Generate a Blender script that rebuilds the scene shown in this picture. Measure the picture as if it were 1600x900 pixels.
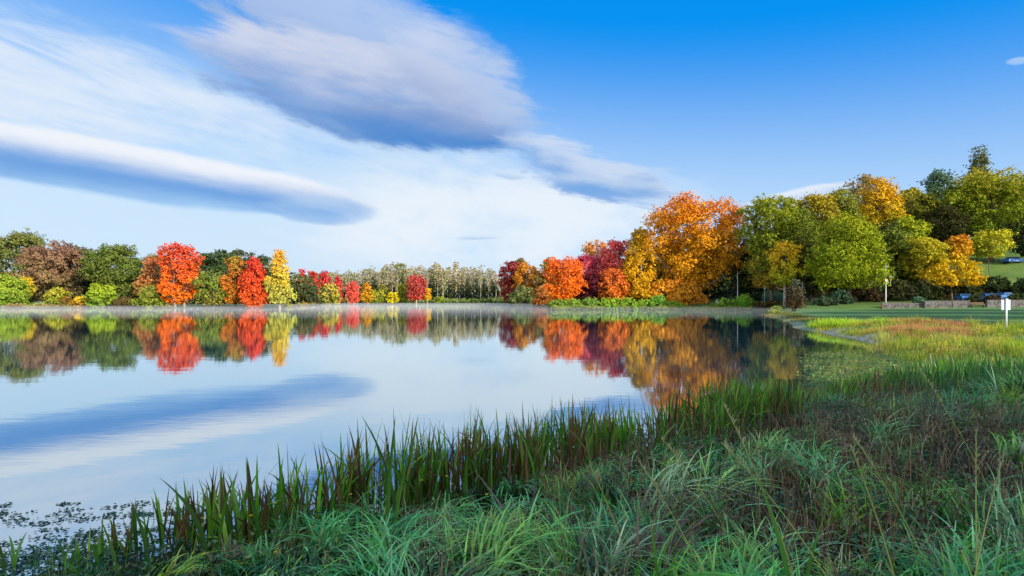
import bpy, math, random
import numpy as np
from math import radians, atan, atan2, cos, sin, sqrt, pi

S = bpy.context.scene
for o in list(bpy.data.objects): bpy.data.objects.remove(o)
F, HX, HY, EYE = 900.0, 800.0, 468.0, 2.2      # focal length, principal column, horizon row of the 1600x900 photograph, eye height (m)

# ------------------------------------------------------------------ camera
cd = bpy.data.cameras.new('camera'); cam = bpy.data.objects.new('camera', cd)
S.collection.objects.link(cam); S.camera = cam
cam.location = (0, 0, EYE); cam.rotation_euler = (pi / 2, 0, 0)
cd.sensor_width = 36; cd.lens = 36 * F / 1600; cd.shift_y = (HY - 450) / 1600
cd.clip_start = 0.05; cd.clip_end = 20000

S.view_settings.view_transform = 'Standard'; S.view_settings.look = 'None'
S.view_settings.exposure = 0.45; S.view_settings.gamma = 1.0; S.view_settings.use_curve_mapping = False
S.cycles.max_bounces = 6; S.cycles.diffuse_bounces = 2; S.cycles.glossy_bounces = 3
S.cycles.transmission_bounces = 3; S.cycles.volume_bounces = 0; S.cycles.transparent_max_bounces = 6

# ------------------------------------------------------------------ sun
SUN_AZ = radians(47)      # to the right of straight behind the viewpoint
SUN_EL = radians(21)
sdir = np.array([sin(SUN_AZ) * cos(SUN_EL), -cos(SUN_AZ) * cos(SUN_EL), sin(SUN_EL)])
sl = bpy.data.lights.new('sun', 'SUN'); sl.energy = 5.0; sl.angle = radians(0.5); sl.color = (1.0, 0.89, 0.72)
so = bpy.data.objects.new('sun', sl); S.collection.objects.link(so)
from mathutils import Vector
so.rotation_euler = Vector(sdir).to_track_quat('Z', 'Y').to_euler(); so.location = (40, -30, 40)

# ------------------------------------------------------------------ small node language
class E:
    def __init__(s, nt, k): s.nt, s.k = nt, k
    def _m(s, op, *a, clamp=False):
        n = s.nt.nodes.new('ShaderNodeMath'); n.operation = op; n.use_clamp = clamp
        for i, v in enumerate((s,) + a):
            if isinstance(v, E): s.nt.links.new(v.k, n.inputs[i])
            else: n.inputs[i].default_value = v
        return E(s.nt, n.outputs[0])
    def __add__(s, o): return s._m('ADD', o)
    __radd__ = __add__
    def __sub__(s, o): return s._m('SUBTRACT', o)
    def __rsub__(s, o): return (s * -1.0) + o
    def __mul__(s, o): return s._m('MULTIPLY', o)
    __rmul__ = __mul__
    def __truediv__(s, o): return s._m('DIVIDE', o)
    def clamp(s): return s._m('ADD', 0.0, clamp=True)
    def pw(s, e): return s._m('POWER', e)
    def mx(s, e): return s._m('MAXIMUM', e)
    def mn(s, e): return s._m('MINIMUM', e)
    def ss(s, a, b):
        n = s.nt.nodes.new('ShaderNodeMapRange'); n.interpolation_type = 'SMOOTHSTEP'
        s.nt.links.new(s.k, n.inputs[0]); n.inputs[1].default_value = a; n.inputs[2].default_value = b
        n.inputs[3].default_value = 0; n.inputs[4].default_value = 1
        return E(s.nt, n.outputs[0])
def mixc(nt, f, a, b):
    n = nt.nodes.new('ShaderNodeMix'); n.data_type = 'RGBA'
    for i, v in ((0, f), (6, a), (7, b)):
        if isinstance(v, E): nt.links.new(v.k, n.inputs[i])
        elif isinstance(v, (int, float)): n.inputs[i].default_value = v
        else: n.inputs[i].default_value = tuple(v) + (1,)
    return E(nt, n.outputs[2])
def noise(nt, vec, scale, detail=4, rough=0.55, out=0, dist=0.0):
    n = nt.nodes.new('ShaderNodeTexNoise'); n.inputs['Scale'].default_value = scale
    n.inputs['Detail'].default_value = detail; n.inputs['Roughness'].default_value = rough
    n.inputs['Distortion'].default_value = dist
    if vec is not None: nt.links.new(vec.k, n.inputs['Vector'])
    return E(nt, n.outputs[out])
def combine(nt, x, y, z):
    n = nt.nodes.new('ShaderNodeCombineXYZ')
    for i, v in enumerate((x, y, z)):
        if isinstance(v, E): nt.links.new(v.k, n.inputs[i])
        else: n.inputs[i].default_value = v
    return E(nt, n.outputs[0])
def sep(nt, v):
    n = nt.nodes.new('ShaderNodeSeparateXYZ'); nt.links.new(v.k, n.inputs[0])
    return [E(nt, n.outputs[i]) for i in range(3)]
def srgb(r, g, b):
    f = lambda c: (c / 255 / 12.92) if c <= 10 else ((c / 255 + 0.055) / 1.055) ** 2.4
    return (f(r), f(g), f(b))

# ------------------------------------------------------------------ sky: Nishita air with high lenticular cloud
W = bpy.data.worlds.new('World'); S.world = W; W.use_nodes = True
nt = W.node_tree; nt.nodes.clear()
out = nt.nodes.new('ShaderNodeOutputWorld'); bg = nt.nodes.new('ShaderNodeBackground')
BGS = 0.12
bg.inputs['Strength'].default_value = BGS
nt.links.new(bg.outputs[0], out.inputs[0])
sky = nt.nodes.new('ShaderNodeTexSky'); sky.sky_type = 'NISHITA'; sky.sun_disc = False
sky.sun_elevation = SUN_EL; sky.sun_rotation = pi - SUN_AZ
sky.air_density = 1.0; sky.dust_density = 0.3; sky.ozone_density = 3.0
tc = nt.nodes.new('ShaderNodeTexCoord'); nrm = nt.nodes.new('ShaderNodeVectorMath'); nrm.operation = 'NORMALIZE'
nt.links.new(tc.outputs['Generated'], nrm.inputs[0]); D = E(nt, nrm.outputs[0])
dx, dy, dz = sep(nt, D)
az = dx._m('ARCTAN2', dy); el = dz._m('ARCSINE')
def pxdir(px, py):
    a = atan((px - HX) / F); return a, atan((HY - py) / F * cos(a))
n1 = noise(nt, combine(nt, dx * 2.2, dy * 2.2, dz * 7.0), 1.0, 4, 0.55)
n2 = noise(nt, combine(nt, dx * 5, dy * 5, dz * 22.0), 1.0, 6, 0.6)
n3 = noise(nt, combine(nt, dx * 12 + dz * 9, dy * 12, dz * 60.0 + dx * 8), 1.0, 5, 0.6)
nA = noise(nt, combine(nt, dx * 3.0 + 7, dy * 3.0, dz * 5.0), 1.0, 6, 0.62)
nF = noise(nt, combine(nt, dx * 7 + 1 + dz * 5, dy * 7, dz * 26.0 + dx * 4), 1.0, 10, 0.64, 0, 0.5)
nW = noise(nt, combine(nt, dx * 3.2 + dz * 4.0, dy * 3.2, dz * 26.0 + dx * 5.0), 1.0, 9, 0.66, 0, 0.9)
waz = az + (nA - 0.5) * 0.14
wel = el + (nA - 0.5) * 0.045 + (n3 - 0.5) * 0.020 + (n2 - 0.5) * 0.022
SC = 1.0 / BGS / 2 ** 0.45
def T(c, k=1.0): return tuple(v * SC * k for v in c)
def blob(px, py, hw, hh, slope, soft0, soft1, warp=1.0, rough=0.9):
    """soft lens seen in the given direction; returns (density, height inside the lens from -1 below to 1 above)"""
    ca, ce = pxdir(px, py)
    a0, e0 = pxdir(px - 10, py + slope * -10); a1, e1 = pxdir(px + 10, py + slope * 10)
    sl_ = (e1 - e0) / (a1 - a0); kx = hw / F * cos(ca) ** 2; ky = hh / F * cos(ca) * cos(ce) ** 2
    u = (az if warp == 0 else (waz if warp == 1 else az + (nA - 0.5) * 0.14 * warp)) - ca
    v0 = wel if warp == 1 else el + (wel - el) * warp
    v = (v0 - ce) - u * sl_
    uu = u / kx; vv = v / ky
    d = uu * uu + vv * vv
    return (1.0 - d + (nF - 0.5) * rough).ss(soft0, soft1), vv, uu
skc = E(nt, sky.outputs[0])
# the air's own colour: deeper blue overhead, paler towards the horizon
hsv = nt.nodes.new('ShaderNodeHueSaturation'); hsv.inputs['Saturation'].default_value = 1.35; hsv.inputs['Value'].default_value = 1.0
nt.links.new(skc.k, hsv.inputs['Color'])
lowf = 1.0 - (el + az * 0.09).ss(0.10, 0.47)
tint = mixc(nt, lowf, srgb(0, 148, 246), srgb(198, 228, 255))
# bring the tint to the sky's radiance
scl = nt.nodes.new('ShaderNodeVectorMath'); scl.operation = 'SCALE'; scl.inputs['Scale'].default_value = SC
nt.links.new(tint.k, scl.inputs[0])
base = mixc(nt, 0.92, E(nt, hsv.outputs[0]), E(nt, scl.outputs[0]))
base = mixc(nt, (dy * -1.0 + 0.1).ss(0.0, 0.5) * 0.75, base, mixc(nt, (n1 + nA - 0.6).ss(0.0, 0.6), skc, (2.0 * SC, 2.0 * SC, 2.0 * SC)))  # bright unseen cloud added behind the viewpoint to lift light on the near bank
white = T(srgb(226, 234, 248)); pale = T(srgb(206, 228, 250)); grey = T(srgb(150, 176, 214)); dark = T(srgb(66, 136, 212)); mid = T(srgb(120, 168, 226))
col = base
# thin milky veil over the left and middle of the sky
v1, _, _ = blob(330, 325, 900, 260, 0.08, 0.0, 0.75, 1)
veil = v1 * (nA * 0.9 + n1 * 0.6 + (nF - 0.5) * 1.0 - 0.30).ss(0.08, 0.62)
col = mixc(nt, veil * 0.86, col, pale)
v2, _, _ = blob(330, 380, 760, 130, 0.05, 0.0, 0.8, 1)
col = mixc(nt, v2 * 0.55 * (n2 * 1.3).clamp(), col, T(srgb(214, 234, 250)))
v3, _, _ = blob(80, 120, 330, 115, 0.25, 0.0, 0.9, 1.3)
col = mixc(nt, v3 * (nW * 1.5 + n2 * 0.3 - 0.68).ss(0.0, 0.42) * 0.85, col, T(srgb(222, 234, 250)))
v3, _, _ = blob(230, 175, 330, 60, 0.16, 0.0, 0.8, 1.3)
col = mixc(nt, v3 * (nW + nA - 0.62).ss(0.0, 0.45) * 0.75, col, T(srgb(224, 236, 251)))
v3, _, _ = blob(780, 340, 380, 100, 0.0, 0.0, 0.9, 1.3)
col = mixc(nt, v3 * (nA * 1.6 + nW * 0.4 - 0.72).ss(0.05, 0.42) * 0.85, col, T(srgb(236, 244, 252)))
# great lens cloud: diffuse upper sheet, body, dark belly, tail
v4, h4, _ = blob(560, 50, 240, 120, 0.40, 0.0, 0.7, 1.2, 2.2)
col = mixc(nt, v4 * (nA + n3 * 0.4 - 0.2).ss(0.15, 0.6) * 0.80, col, mixc(nt, h4.ss(-0.9, 0.5), T(srgb(160, 180, 216)), T(srgb(190, 208, 238))))
v5, h5, u5 = blob(585, 146, 292, 92, 0.20, 0.02, 0.48, 1.0, 1.5)
lens = mixc(nt, (h5 + (n2 - 0.5) * 1.0 + (nA - 0.5) * 1.1 + (n3 - 0.5) * 0.4).ss(-0.75, 0.75), T(srgb(104, 150, 212)), T(srgb(206, 214, 236)))
col = mixc(nt, v5 * (n3 * 0.7 + 0.62).clamp() * 0.95, col, lens)
v5, h5, u5 = blob(715, 122, 120, 74, 0.40, 0.0, 0.7, 1.2, 2.0)
col = mixc(nt, v5 * (n3 + nA * 0.6).ss(0.3, 0.9) * 0.8, col, mixc(nt, h5.ss(-0.8, 0.8), T(srgb(160, 180, 220)), T(srgb(204, 216, 240))))
v6, h6, _ = blob(672, 202, 170, 40, 0.16, 0.0, 0.8, 1.0, 1.3)
col = mixc(nt, v6 * 0.9, col, mixc(nt, (h6 + (n2 - 0.5)).ss(-0.7, 1.0), T(srgb(74, 138, 210)), T(srgb(150, 172, 214))))
v6, h6, _ = blob(770, 130, 90, 70, 0.9, 0.0, 0.9, 1.3)
col = mixc(nt, v6 * (n3 + nA - 0.4).ss(0.1, 0.7) * 0.6, col, T(srgb(176, 200, 236)))
v7, h7, _ = blob(915, 262, 155, 42, 0.30, 0.0, 0.6, 1.2, 2.0)
col = mixc(nt, v7 * 0.85, col, mixc(nt, (h7 + (n2 - 0.5) * 1.2 + (n3 - 0.5)).ss(-0.8, 0.6), T(srgb(104, 160, 226)), T(srgb(206, 220, 242))))
v7, h7, _ = blob(940, 288, 120, 17, 0.12, 0.0, 0.8, 0.8)
col = mixc(nt, v7 * 0.7, col, mixc(nt, h7.ss(-0.6, 0.6), T(srgb(116, 168, 228)), T(srgb(190, 212, 240))))
# long roll cloud on the left: bright upper lip, blue shaded underside
v8, h8, u8 = blob(205, 270, 480, 50, 0.165, 0.0, 0.42, 0.30, 0.45)
roll = mixc(nt, (h8 + (n3 - 0.5) * 0.25 + u8 * 0.10).ss(-0.25, 0.62), mixc(nt, (h8 + (n2 - 0.5) * 0.6).ss(-1.0, -0.25), T(srgb(160, 202, 244)), T(srgb(108, 162, 226))), T(srgb(240, 244, 252)))
col = mixc(nt, v8 * 0.95, col, roll)
v9, h9, _ = blob(500, 330, 110, 26, 0.06, 0.0, 0.9, 0.8)
col = mixc(nt, v9 * 0.85, col, mixc(nt, (h9 + (n3 - 0.5)).ss(-1.0, 1.2), T(srgb(116, 172, 232)), T(srgb(196, 218, 244))))
# small scraps
for (px, py, hw, hh, s_, k, a, b) in ((1255, 306, 125, 15, -0.20, .75, (190, 212, 240), (240, 243, 250)), (1165, 328, 60, 7, -0.12, .5, (165, 200, 238), (200, 222, 246)),
                                 (742, 372, 40, 5, 0, .6, (170, 200, 235), (210, 230, 250)), (795, 272, 34, 8, 0.1, .5, (150, 190, 232), (200, 222, 246)),
                                 (1590, 95, 26, 9, -0.2, .6, (180, 214, 250), (196, 220, 250))):
    q, h, _ = blob(px, py, hw, hh, s_, 0.0, 0.8, 0.5, 1.6)
    col = mixc(nt, q * k, col, mixc(nt, h.ss(-0.5, 0.6), T(srgb(*a)), T(srgb(*b))))
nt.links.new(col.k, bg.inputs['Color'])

# ------------------------------------------------------------------ lake outline and ground
LAKE = np.array([(-150, -14), (-60, -5), (-20, 0.2), (-8, 3.0), (-4.3, 4.45), (-3.1, 5.0), (-2.2, 5.55), (-1.4, 6.05), (-0.4, 6.75), (0.9, 7.7), (2.5, 8.9),
                 (4.8, 10.9), (7.5, 13.0), (10.5, 15.0), (13.0, 17.5), (14.0, 19.3), (13.6, 21.0), (14.6, 23.2), (16.6, 26.0), (18.3, 29), (19.4, 33), (20.6, 38), (22.0, 45), (26.0, 54),
                 (31.5, 68), (36.5, 82), (41.5, 93), (46.5, 103), (51.5, 113), (50.0, 120), (43, 124), (30, 126), (16, 125), (8.6, 124), (8.0, 132),
                 (11, 150), (10.5, 175), (4, 205), (-2, 225), (-10, 252), (-20, 276), (-50, 286), (-85, 276), (-96, 262), (-88, 246),
                 (-76, 226), (-70, 196), (-64, 172), (-60, 156), (-64, 151), (-78, 150), (-92, 150), (-98, 155), (-112, 152), (-131, 147), (-160, 140), (-230, 120), (-260, 60), (-230, 0)], float)
def sdist(x, y):
    x = np.asarray(x, float); y = np.asarray(y, float); d = np.full(x.shape, 1e9); ins = np.zeros(x.shape, bool)
    P = LAKE; n = len(P)
    for i in range(n):
        ax, ay = P[i]; bx, by = P[(i + 1) % n]; ex, ey = bx - ax, by - ay
        t = np.clip(((x - ax) * ex + (y - ay) * ey) / (ex * ex + ey * ey), 0, 1)
        d = np.minimum(d, np.hypot(x - ax - t * ex, y - ay - t * ey))
        c = ((ay > y) != (by > y)) & (x < (bx - ax) * (y - ay) / (by - ay + 1e-12) + ax)
        ins ^= c
    return np.where(ins, -d, d)
def smooth(t): t = np.clip(t, 0, 1); return t * t * (3 - 2 * t)
def ground(x, y):
    x = np.asarray(x, float); y = np.asarray(y, float); d = sdist(x, y)
    dd = np.maximum(d, 0)
    near = 1 - smooth((y - 11) / 8)
    zn = 0.03 + 0.50 * (1 - np.exp(-dd / 3.2)) + 0.10 * np.sin(x * 1.7 + 0.6 * y) * np.sin(y * 1.9 - 0.5 * x) * smooth((dd - .8) / 1.5) + 0.05 * np.sin(x * 2.1 + y) * np.sin(y * 1.7) * np.minimum(dd, 1)
    zf = 0.04 + 0.9 * (1 - np.exp(-dd / 38)) + 0.10 * (1 - np.exp(-dd / 1.5))
    z = zn * near + zf * (1 - near)
    # humps of the marshy margin
    for (mx, my, r, h) in ((24.4, 36.0, 3.8, .62), (20.6, 30.5, 2.4, .42), (26.5, 28, 2.5, .25), (17.8, 20.5, 2.2, .22), (22.6, 42, 2.5, .22), (17.5, 24.5, 2.4, .2), (15.0, 21.5, 1.6, .16), (29, 31, 4, .12)):
        z = z + h * np.exp(-((x - mx) ** 2 + ((y - my) * 1.3) ** 2) / r ** 2) * np.minimum(dd, 1)
    z = z + 1.45 * smooth((y - 98) / 9) * smooth((x - 34) / 10) * smooth(dd / 6)
    hill = 0.36 * np.maximum(0, (y - 112) + 0.42 * np.minimum(x - 100, 40)) * smooth((x - 52) / 45)
    z = z + 26 * (1 - np.exp(-hill / 26)) * smooth(dd / 10)
    return np.where(d < 0, -0.04 - np.minimum(1.6, 0.28 * -d), z)
def gz(x, y): return float(ground(np.array([x]), np.array([y]))[0])

def link(o): S.collection.objects.link(o); return o
def tag(o, label=None, cat=None, group=None, kind=None):
    if label: o['label'] = label
    if cat: o['category'] = cat
    if group: o['group'] = group
    if kind: o['kind'] = kind
    return o
def mesh_np(name, co, faces, mats, col=None, parent=None, fmat=None, smooth_=False, extra=None):
    """faces: (N,k) int array of equal sized faces, or a list of such arrays"""
    if not isinstance(faces, list): faces = [faces]
    me = bpy.data.meshes.new(name); co = np.asarray(co, np.float32).reshape(-1, 3)
    me.vertices.add(len(co)); me.vertices.foreach_set('co', co.ravel())
    loops = np.concatenate([f.ravel() for f in faces]).astype(np.int32)
    tot = np.concatenate([np.full(len(f), f.shape[1]) for f in faces]).astype(np.int32)
    st = np.concatenate([[0], np.cumsum(tot)[:-1]]).astype(np.int32)
    me.loops.add(len(loops)); me.loops.foreach_set('vertex_index', loops)
    me.polygons.add(len(tot)); me.polygons.foreach_set('loop_start', st); me.polygons.foreach_set('loop_total', tot)
    if fmat is not None: me.polygons.foreach_set('material_index', np.asarray(fmat, np.int32))
    me.polygons.foreach_set('use_smooth', np.full(len(tot), bool(smooth_)))
    if col is not None:
        a = me.color_attributes.new('pigment', 'FLOAT_COLOR', 'POINT')
        c = np.ones((len(co), 4), np.float32); c[:, :3] = col; a.data.foreach_set('color', c.ravel())
    if extra is not None:
        a = me.attributes.new('dist', 'FLOAT', 'POINT'); a.data.foreach_set('value', np.asarray(extra, np.float32))
    me.update(calc_edges=True)
    for m in (mats if isinstance(mats, (list, tuple)) else [mats]): me.materials.append(m)
    o = bpy.data.objects.new(name, me); link(o)
    if parent is not None: o.parent = parent
    return o
def empty(name, loc, rz=0.0):
    o = bpy.data.objects.new(name, None); o.empty_display_size = 0.3; o.location = loc; o.rotation_euler = (0, 0, rz); return link(o)

# ------------------------------------------------------------------ materials
def newmat(name):
    m = bpy.data.materials.new(name); m.use_nodes = True; nt = m.node_tree; nt.nodes.clear()
    return m, nt, nt.nodes.new('ShaderNodeOutputMaterial')
def principled(name, col, rough=0.6, metal=0.0, nscale=None, namp=0.25, bump=0.0, spec=0.5):
    m, nt, o = newmat(name); b = nt.nodes.new('ShaderNodeBsdfPrincipled')
    b.inputs['Roughness'].default_value = rough; b.inputs['Metallic'].default_value = metal; b.inputs['Specular IOR Level'].default_value = spec
    if nscale:
        t = nt.nodes.new('ShaderNodeTexCoord'); n = noise(nt, E(nt, t.outputs['Object']), nscale, 5)
        c = mixc(nt, n.ss(0.3, 0.7), tuple(v * (1 - namp) for v in col), tuple(min(1, v * (1 + namp)) for v in col))
        nt.links.new(c.k, b.inputs['Base Color'])
        if bump:
            bm = nt.nodes.new('ShaderNodeBump'); bm.inputs['Strength'].default_value = bump; bm.inputs['Distance'].default_value = 0.05
            nt.links.new(n.k, bm.inputs['Height']); nt.links.new(bm.outputs[0], b.inputs['Normal'])
    else: b.inputs['Base Color'].default_value = tuple(col) + (1,)
    nt.links.new(b.outputs[0], o.inputs[0]); return m
def leafmat(name, trans=0.35, gloss=0.05, rough=0.5):
    m, nt, o = newmat(name); a = nt.nodes.new('ShaderNodeAttribute'); a.attribute_name = 'pigment'
    d = nt.nodes.new('ShaderNodeBsdfDiffuse'); t = nt.nodes.new('ShaderNodeBsdfTranslucent')
    nt.links.new(a.outputs['Color'], d.inputs[0]); nt.links.new(a.outputs['Color'], t.inputs[0])
    m1 = nt.nodes.new('ShaderNodeMixShader'); m1.inputs[0].default_value = trans
    nt.links.new(d.outputs[0], m1.inputs[1]); nt.links.new(t.outputs[0], m1.inputs[2])
    if gloss > 0:
        g = nt.nodes.new('ShaderNodeBsdfGlossy'); g.inputs['Roughness'].default_value = rough
        m2 = nt.nodes.new('ShaderNodeMixShader'); m2.inputs[0].default_value = gloss
        nt.links.new(m1.outputs[0], m2.inputs[1]); nt.links.new(g.outputs[0], m2.inputs[2]); m1 = m2
    nt.links.new(m1.outputs[0], o.inputs[0]); return m
M = {}
M['leaf'] = leafmat('tree_leaves', 0.20, 0.0)
M['blade'] = leafmat('grass_blades', 0.30, 0.06, 0.35)
M['reed'] = leafmat('reed_leaves', 0.25, 0.03, 0.4)
M['bark'] = principled('bark', (0.17, 0.12, 0.085), 0.9, nscale=6, bump=0.5, spec=0.2)
M['bark_pale'] = principled('pale_bark', (0.36, 0.29, 0.22), 0.85, nscale=5, namp=0.35, bump=0.4, spec=0.2)
M['bark_far'] = principled('silvery_bark', (0.55, 0.47, 0.36), 0.85, nscale=3, namp=0.3, spec=0.2)
M['bark_dark'] = principled('dark_bark', (0.06, 0.045, 0.035), 0.9, nscale=6, bump=0.5, spec=0.2)
M['stone'] = principled('wall_stone', (0.10, 0.095, 0.095), 0.9, nscale=2.2, namp=0.6, bump=0.6)
M['coping'] = principled('wall_coping', (0.19, 0.17, 0.17), 0.85, nscale=4, namp=0.3)
M['white'] = principled('white_paint', (0.80, 0.80, 0.80), 0.5, nscale=4, namp=0.06)
M['board'] = principled('pale_blue_board', (0.50, 0.56, 0.66), 0.5, nscale=3, namp=0.1)
M['metal'] = principled('galvanised_metal', (0.42, 0.47, 0.48), 0.45, 0.3, nscale=8, namp=0.12)
M['red'] = principled('red_paint', (0.6, 0.03, 0.03), 0.5)
M['blue'] = principled('blue_paint', (0.04, 0.16, 0.45), 0.5)
M['tyre'] = principled('tyre_rubber', (0.02, 0.02, 0.02), 0.9)
M['glass'] = principled('car_glass', (0.03, 0.05, 0.07), 0.05, spec=1.0)
M['carblue'] = principled('blue_car_paint', (0.06, 0.2, 0.55), 0.25, 0.2, spec=0.8)
M['carsilver'] = principled('silver_car_paint', (0.45, 0.5, 0.56), 0.25, 0.4, spec=0.8)
M['wood'] = principled('weathered_wood', (0.16, 0.09, 0.06), 0.8, nscale=9, namp=0.3)

# ------------------------------------------------------------------ ground
def axis(lo, hi, step, a, b, mid_step, far):
    v = list(np.arange(lo, hi, step)); 
    v += list(np.arange(hi, b, mid_step)); x = b; st = mid_step
    while x < far: v.append(x); st *= 1.22; x += st
    v.append(far); x = lo; st = mid_step; u = []
    while x > a: x -= mid_step; u.append(x)
    while x > -far: st *= 1.22; x -= st; u.append(x)
    return np.array(sorted(set(u + v)))
xs = axis(-8, 34, 0.35, -140, 150, 2.0, 2600); ys = axis(-3, 46, 0.35, -40, 300, 2.0, 2600)
GX, GY = np.meshgrid(xs, ys); GZ = ground(GX, GY)
nx, ny = len(xs), len(ys); idx = np.arange(nx * ny).reshape(ny, nx)
q = np.stack([idx[:-1, :-1], idx[:-1, 1:], idx[1:, 1:], idx[1:, :-1]], -1).reshape(-1, 4)
m, nt, o_ = newmat('meadow_ground'); b = nt.nodes.new('ShaderNodeBsdfPrincipled'); b.inputs['Roughness'].default_value = 0.9; b.inputs['Specular IOR Level'].default_value = 0.15
g = nt.nodes.new('ShaderNodeNewGeometry'); P = E(nt, g.outputs['Position']); px_, py_, pz_ = sep(nt, P)
na = noise(nt, P, 0.22, 6, 0.6); nb_ = noise(nt, P, 3.0, 5, 0.65); nc = noise(nt, P, 22, 3, 0.6)
grass = mixc(nt, (na * 0.6 + nb_ * 0.5).ss(0.35, 0.7), (0.085, 0.17, 0.035), (0.20, 0.30, 0.06))
grass = mixc(nt, nc.ss(0.35, 0.75), grass, (0.06, 0.12, 0.03))
ad = nt.nodes.new('ShaderNodeAttribute'); ad.attribute_name = 'dist'; dist = E(nt, ad.outputs['Fac'])
soil = mixc(nt, nb_.ss(0.3, 0.7), (0.015, 0.018, 0.008), (0.035, 0.045, 0.015))
sand = mixc(nt, nb_.ss(0.3, 0.7), (0.34, 0.29, 0.19), (0.58, 0.50, 0.38))
c = mixc(nt, (1 - py_.ss(9, 20)), grass, soil)
c = mixc(nt, (1 - (dist + (nb_ - 0.5) * 1.2).ss(0.6, 1.5)) * py_.ss(20, 30), c, sand)
c = mixc(nt, py_.ss(150, 190), c, (0.14, 0.12, 0.05))
c = mixc(nt, py_.ss(97, 108) * (1 - py_.ss(114, 122) * px_.ss(72, 84)), c, (0.055, 0.10, 0.03))  # bank's shade put into the ground colour; sunlit hill slope left lighter
c = mixc(nt, (py_.ss(36, 44) * (1 - py_.ss(97, 104))) * 0.5, c, (0.09, 0.20, 0.08))  # cool tint of the shaded lawn mixed into the grass colour
leaves = noise(nt, P, 1.3, 6, 0.7)
c = mixc(nt, leaves.ss(0.56, 0.66) * py_.ss(100, 112) * 0.7, c, (0.22, 0.12, 0.04))
nt.links.new(c.k, b.inputs['Base Color'])
bm = nt.nodes.new('ShaderNodeBump'); bm.inputs['Strength'].default_value = 0.7; bm.inputs['Distance'].default_value = 0.12
nt.links.new((nb_ + nc * 0.5).k, bm.inputs['Height']); nt.links.new(bm.outputs[0], b.inputs['Normal']); nt.links.new(b.outputs[0], o_.inputs[0])
go = mesh_np('ground', np.stack([GX, GY, GZ], -1).reshape(-1, 3), q, m, smooth_=True, extra=sdist(GX, GY).ravel())
tag(go, kind='structure')

# ------------------------------------------------------------------ lake water
m, nt, o_ = newmat('lake_water')
g = nt.nodes.new('ShaderNodeNewGeometry'); P = E(nt, g.outputs['Position']); wx, wy, wz = sep(nt, P)
gl = nt.nodes.new('ShaderNodeBsdfGlossy'); gl.inputs['Roughness'].default_value = 0.022; gl.inputs['Color'].default_value = (0.89, 0.97, 1.0, 1)
df = nt.nodes.new('ShaderNodeBsdfDiffuse'); df.inputs['Color'].default_value = (0.02, 0.085, 0.13, 1)
w1 = noise(nt, combine(nt, wx * 0.5, wy * 1.2, 0.0), 1.0, 3, 0.5); w2 = noise(nt, combine(nt, wx * 3, wy * 7, 0.0), 1.0, 2, 0.5)
bm = nt.nodes.new('ShaderNodeBump'); bm.inputs['Strength'].default_value = 1.0; bm.inputs['Distance'].default_value = 0.0022
nt.links.new((w1 * 1.0 + w2 * 0.22).k, bm.inputs['Height'])
fr = nt.nodes.new('ShaderNodeFresnel'); fr.inputs['IOR'].default_value = 1.33
nt.links.new(bm.outputs[0], gl.inputs['Normal'])
mx = nt.nodes.new('ShaderNodeMixShader'); ff = (E(nt, fr.outputs[0]) * 0.45 + 0.60).mn(0.97)
nt.links.new(ff.k, mx.inputs[0]); nt.links.new(df.outputs[0], mx.inputs[1]); nt.links.new(gl.outputs[0], mx.inputs[2]); nt.links.new(mx.outputs[0], o_.inputs[0])
wo = mesh_np('lake_water', [(-290, -30, 0), (70, -30, 0), (70, 300, 0), (-290, 300, 0)], np.array([[0, 1, 2, 3]]), m); tag(wo, kind='structure')

# ------------------------------------------------------------------ builders: tubes, boxes, leaves
def tube(pts, radii, k=6):
    pts = np.array(pts, float); n = len(pts); co = []
    for i in range(n):
        t = pts[min(i + 1, n - 1)] - pts[max(i - 1, 0)]; t /= np.linalg.norm(t) + 1e-9
        a = np.cross(t, (0.3, 0.9, 0.1)); a /= np.linalg.norm(a) + 1e-9; b2 = np.cross(t, a)
        for j in range(k):
            an = 2 * pi * j / k; co.append(pts[i] + radii[i] * (cos(an) * a + sin(an) * b2))
    f = []
    for i in range(n - 1):
        for j in range(k):
            f.append((i * k + j, i * k + (j + 1) % k, (i + 1) * k + (j + 1) % k, (i + 1) * k + j))
    co.append(pts[0]); co.append(pts[-1])
    for j in range(k):
        f.append((n * k, (j + 1) % k, j, n * k)); f.append((n * k + 1, (n - 1) * k + j, (n - 1) * k + (j + 1) % k, n * k + 1))
    tri = [x[:3] for x in f if x[0] == x[3]]; quad = [x for x in f if x[0] != x[3]]
    return np.array(co), quad, tri
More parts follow.
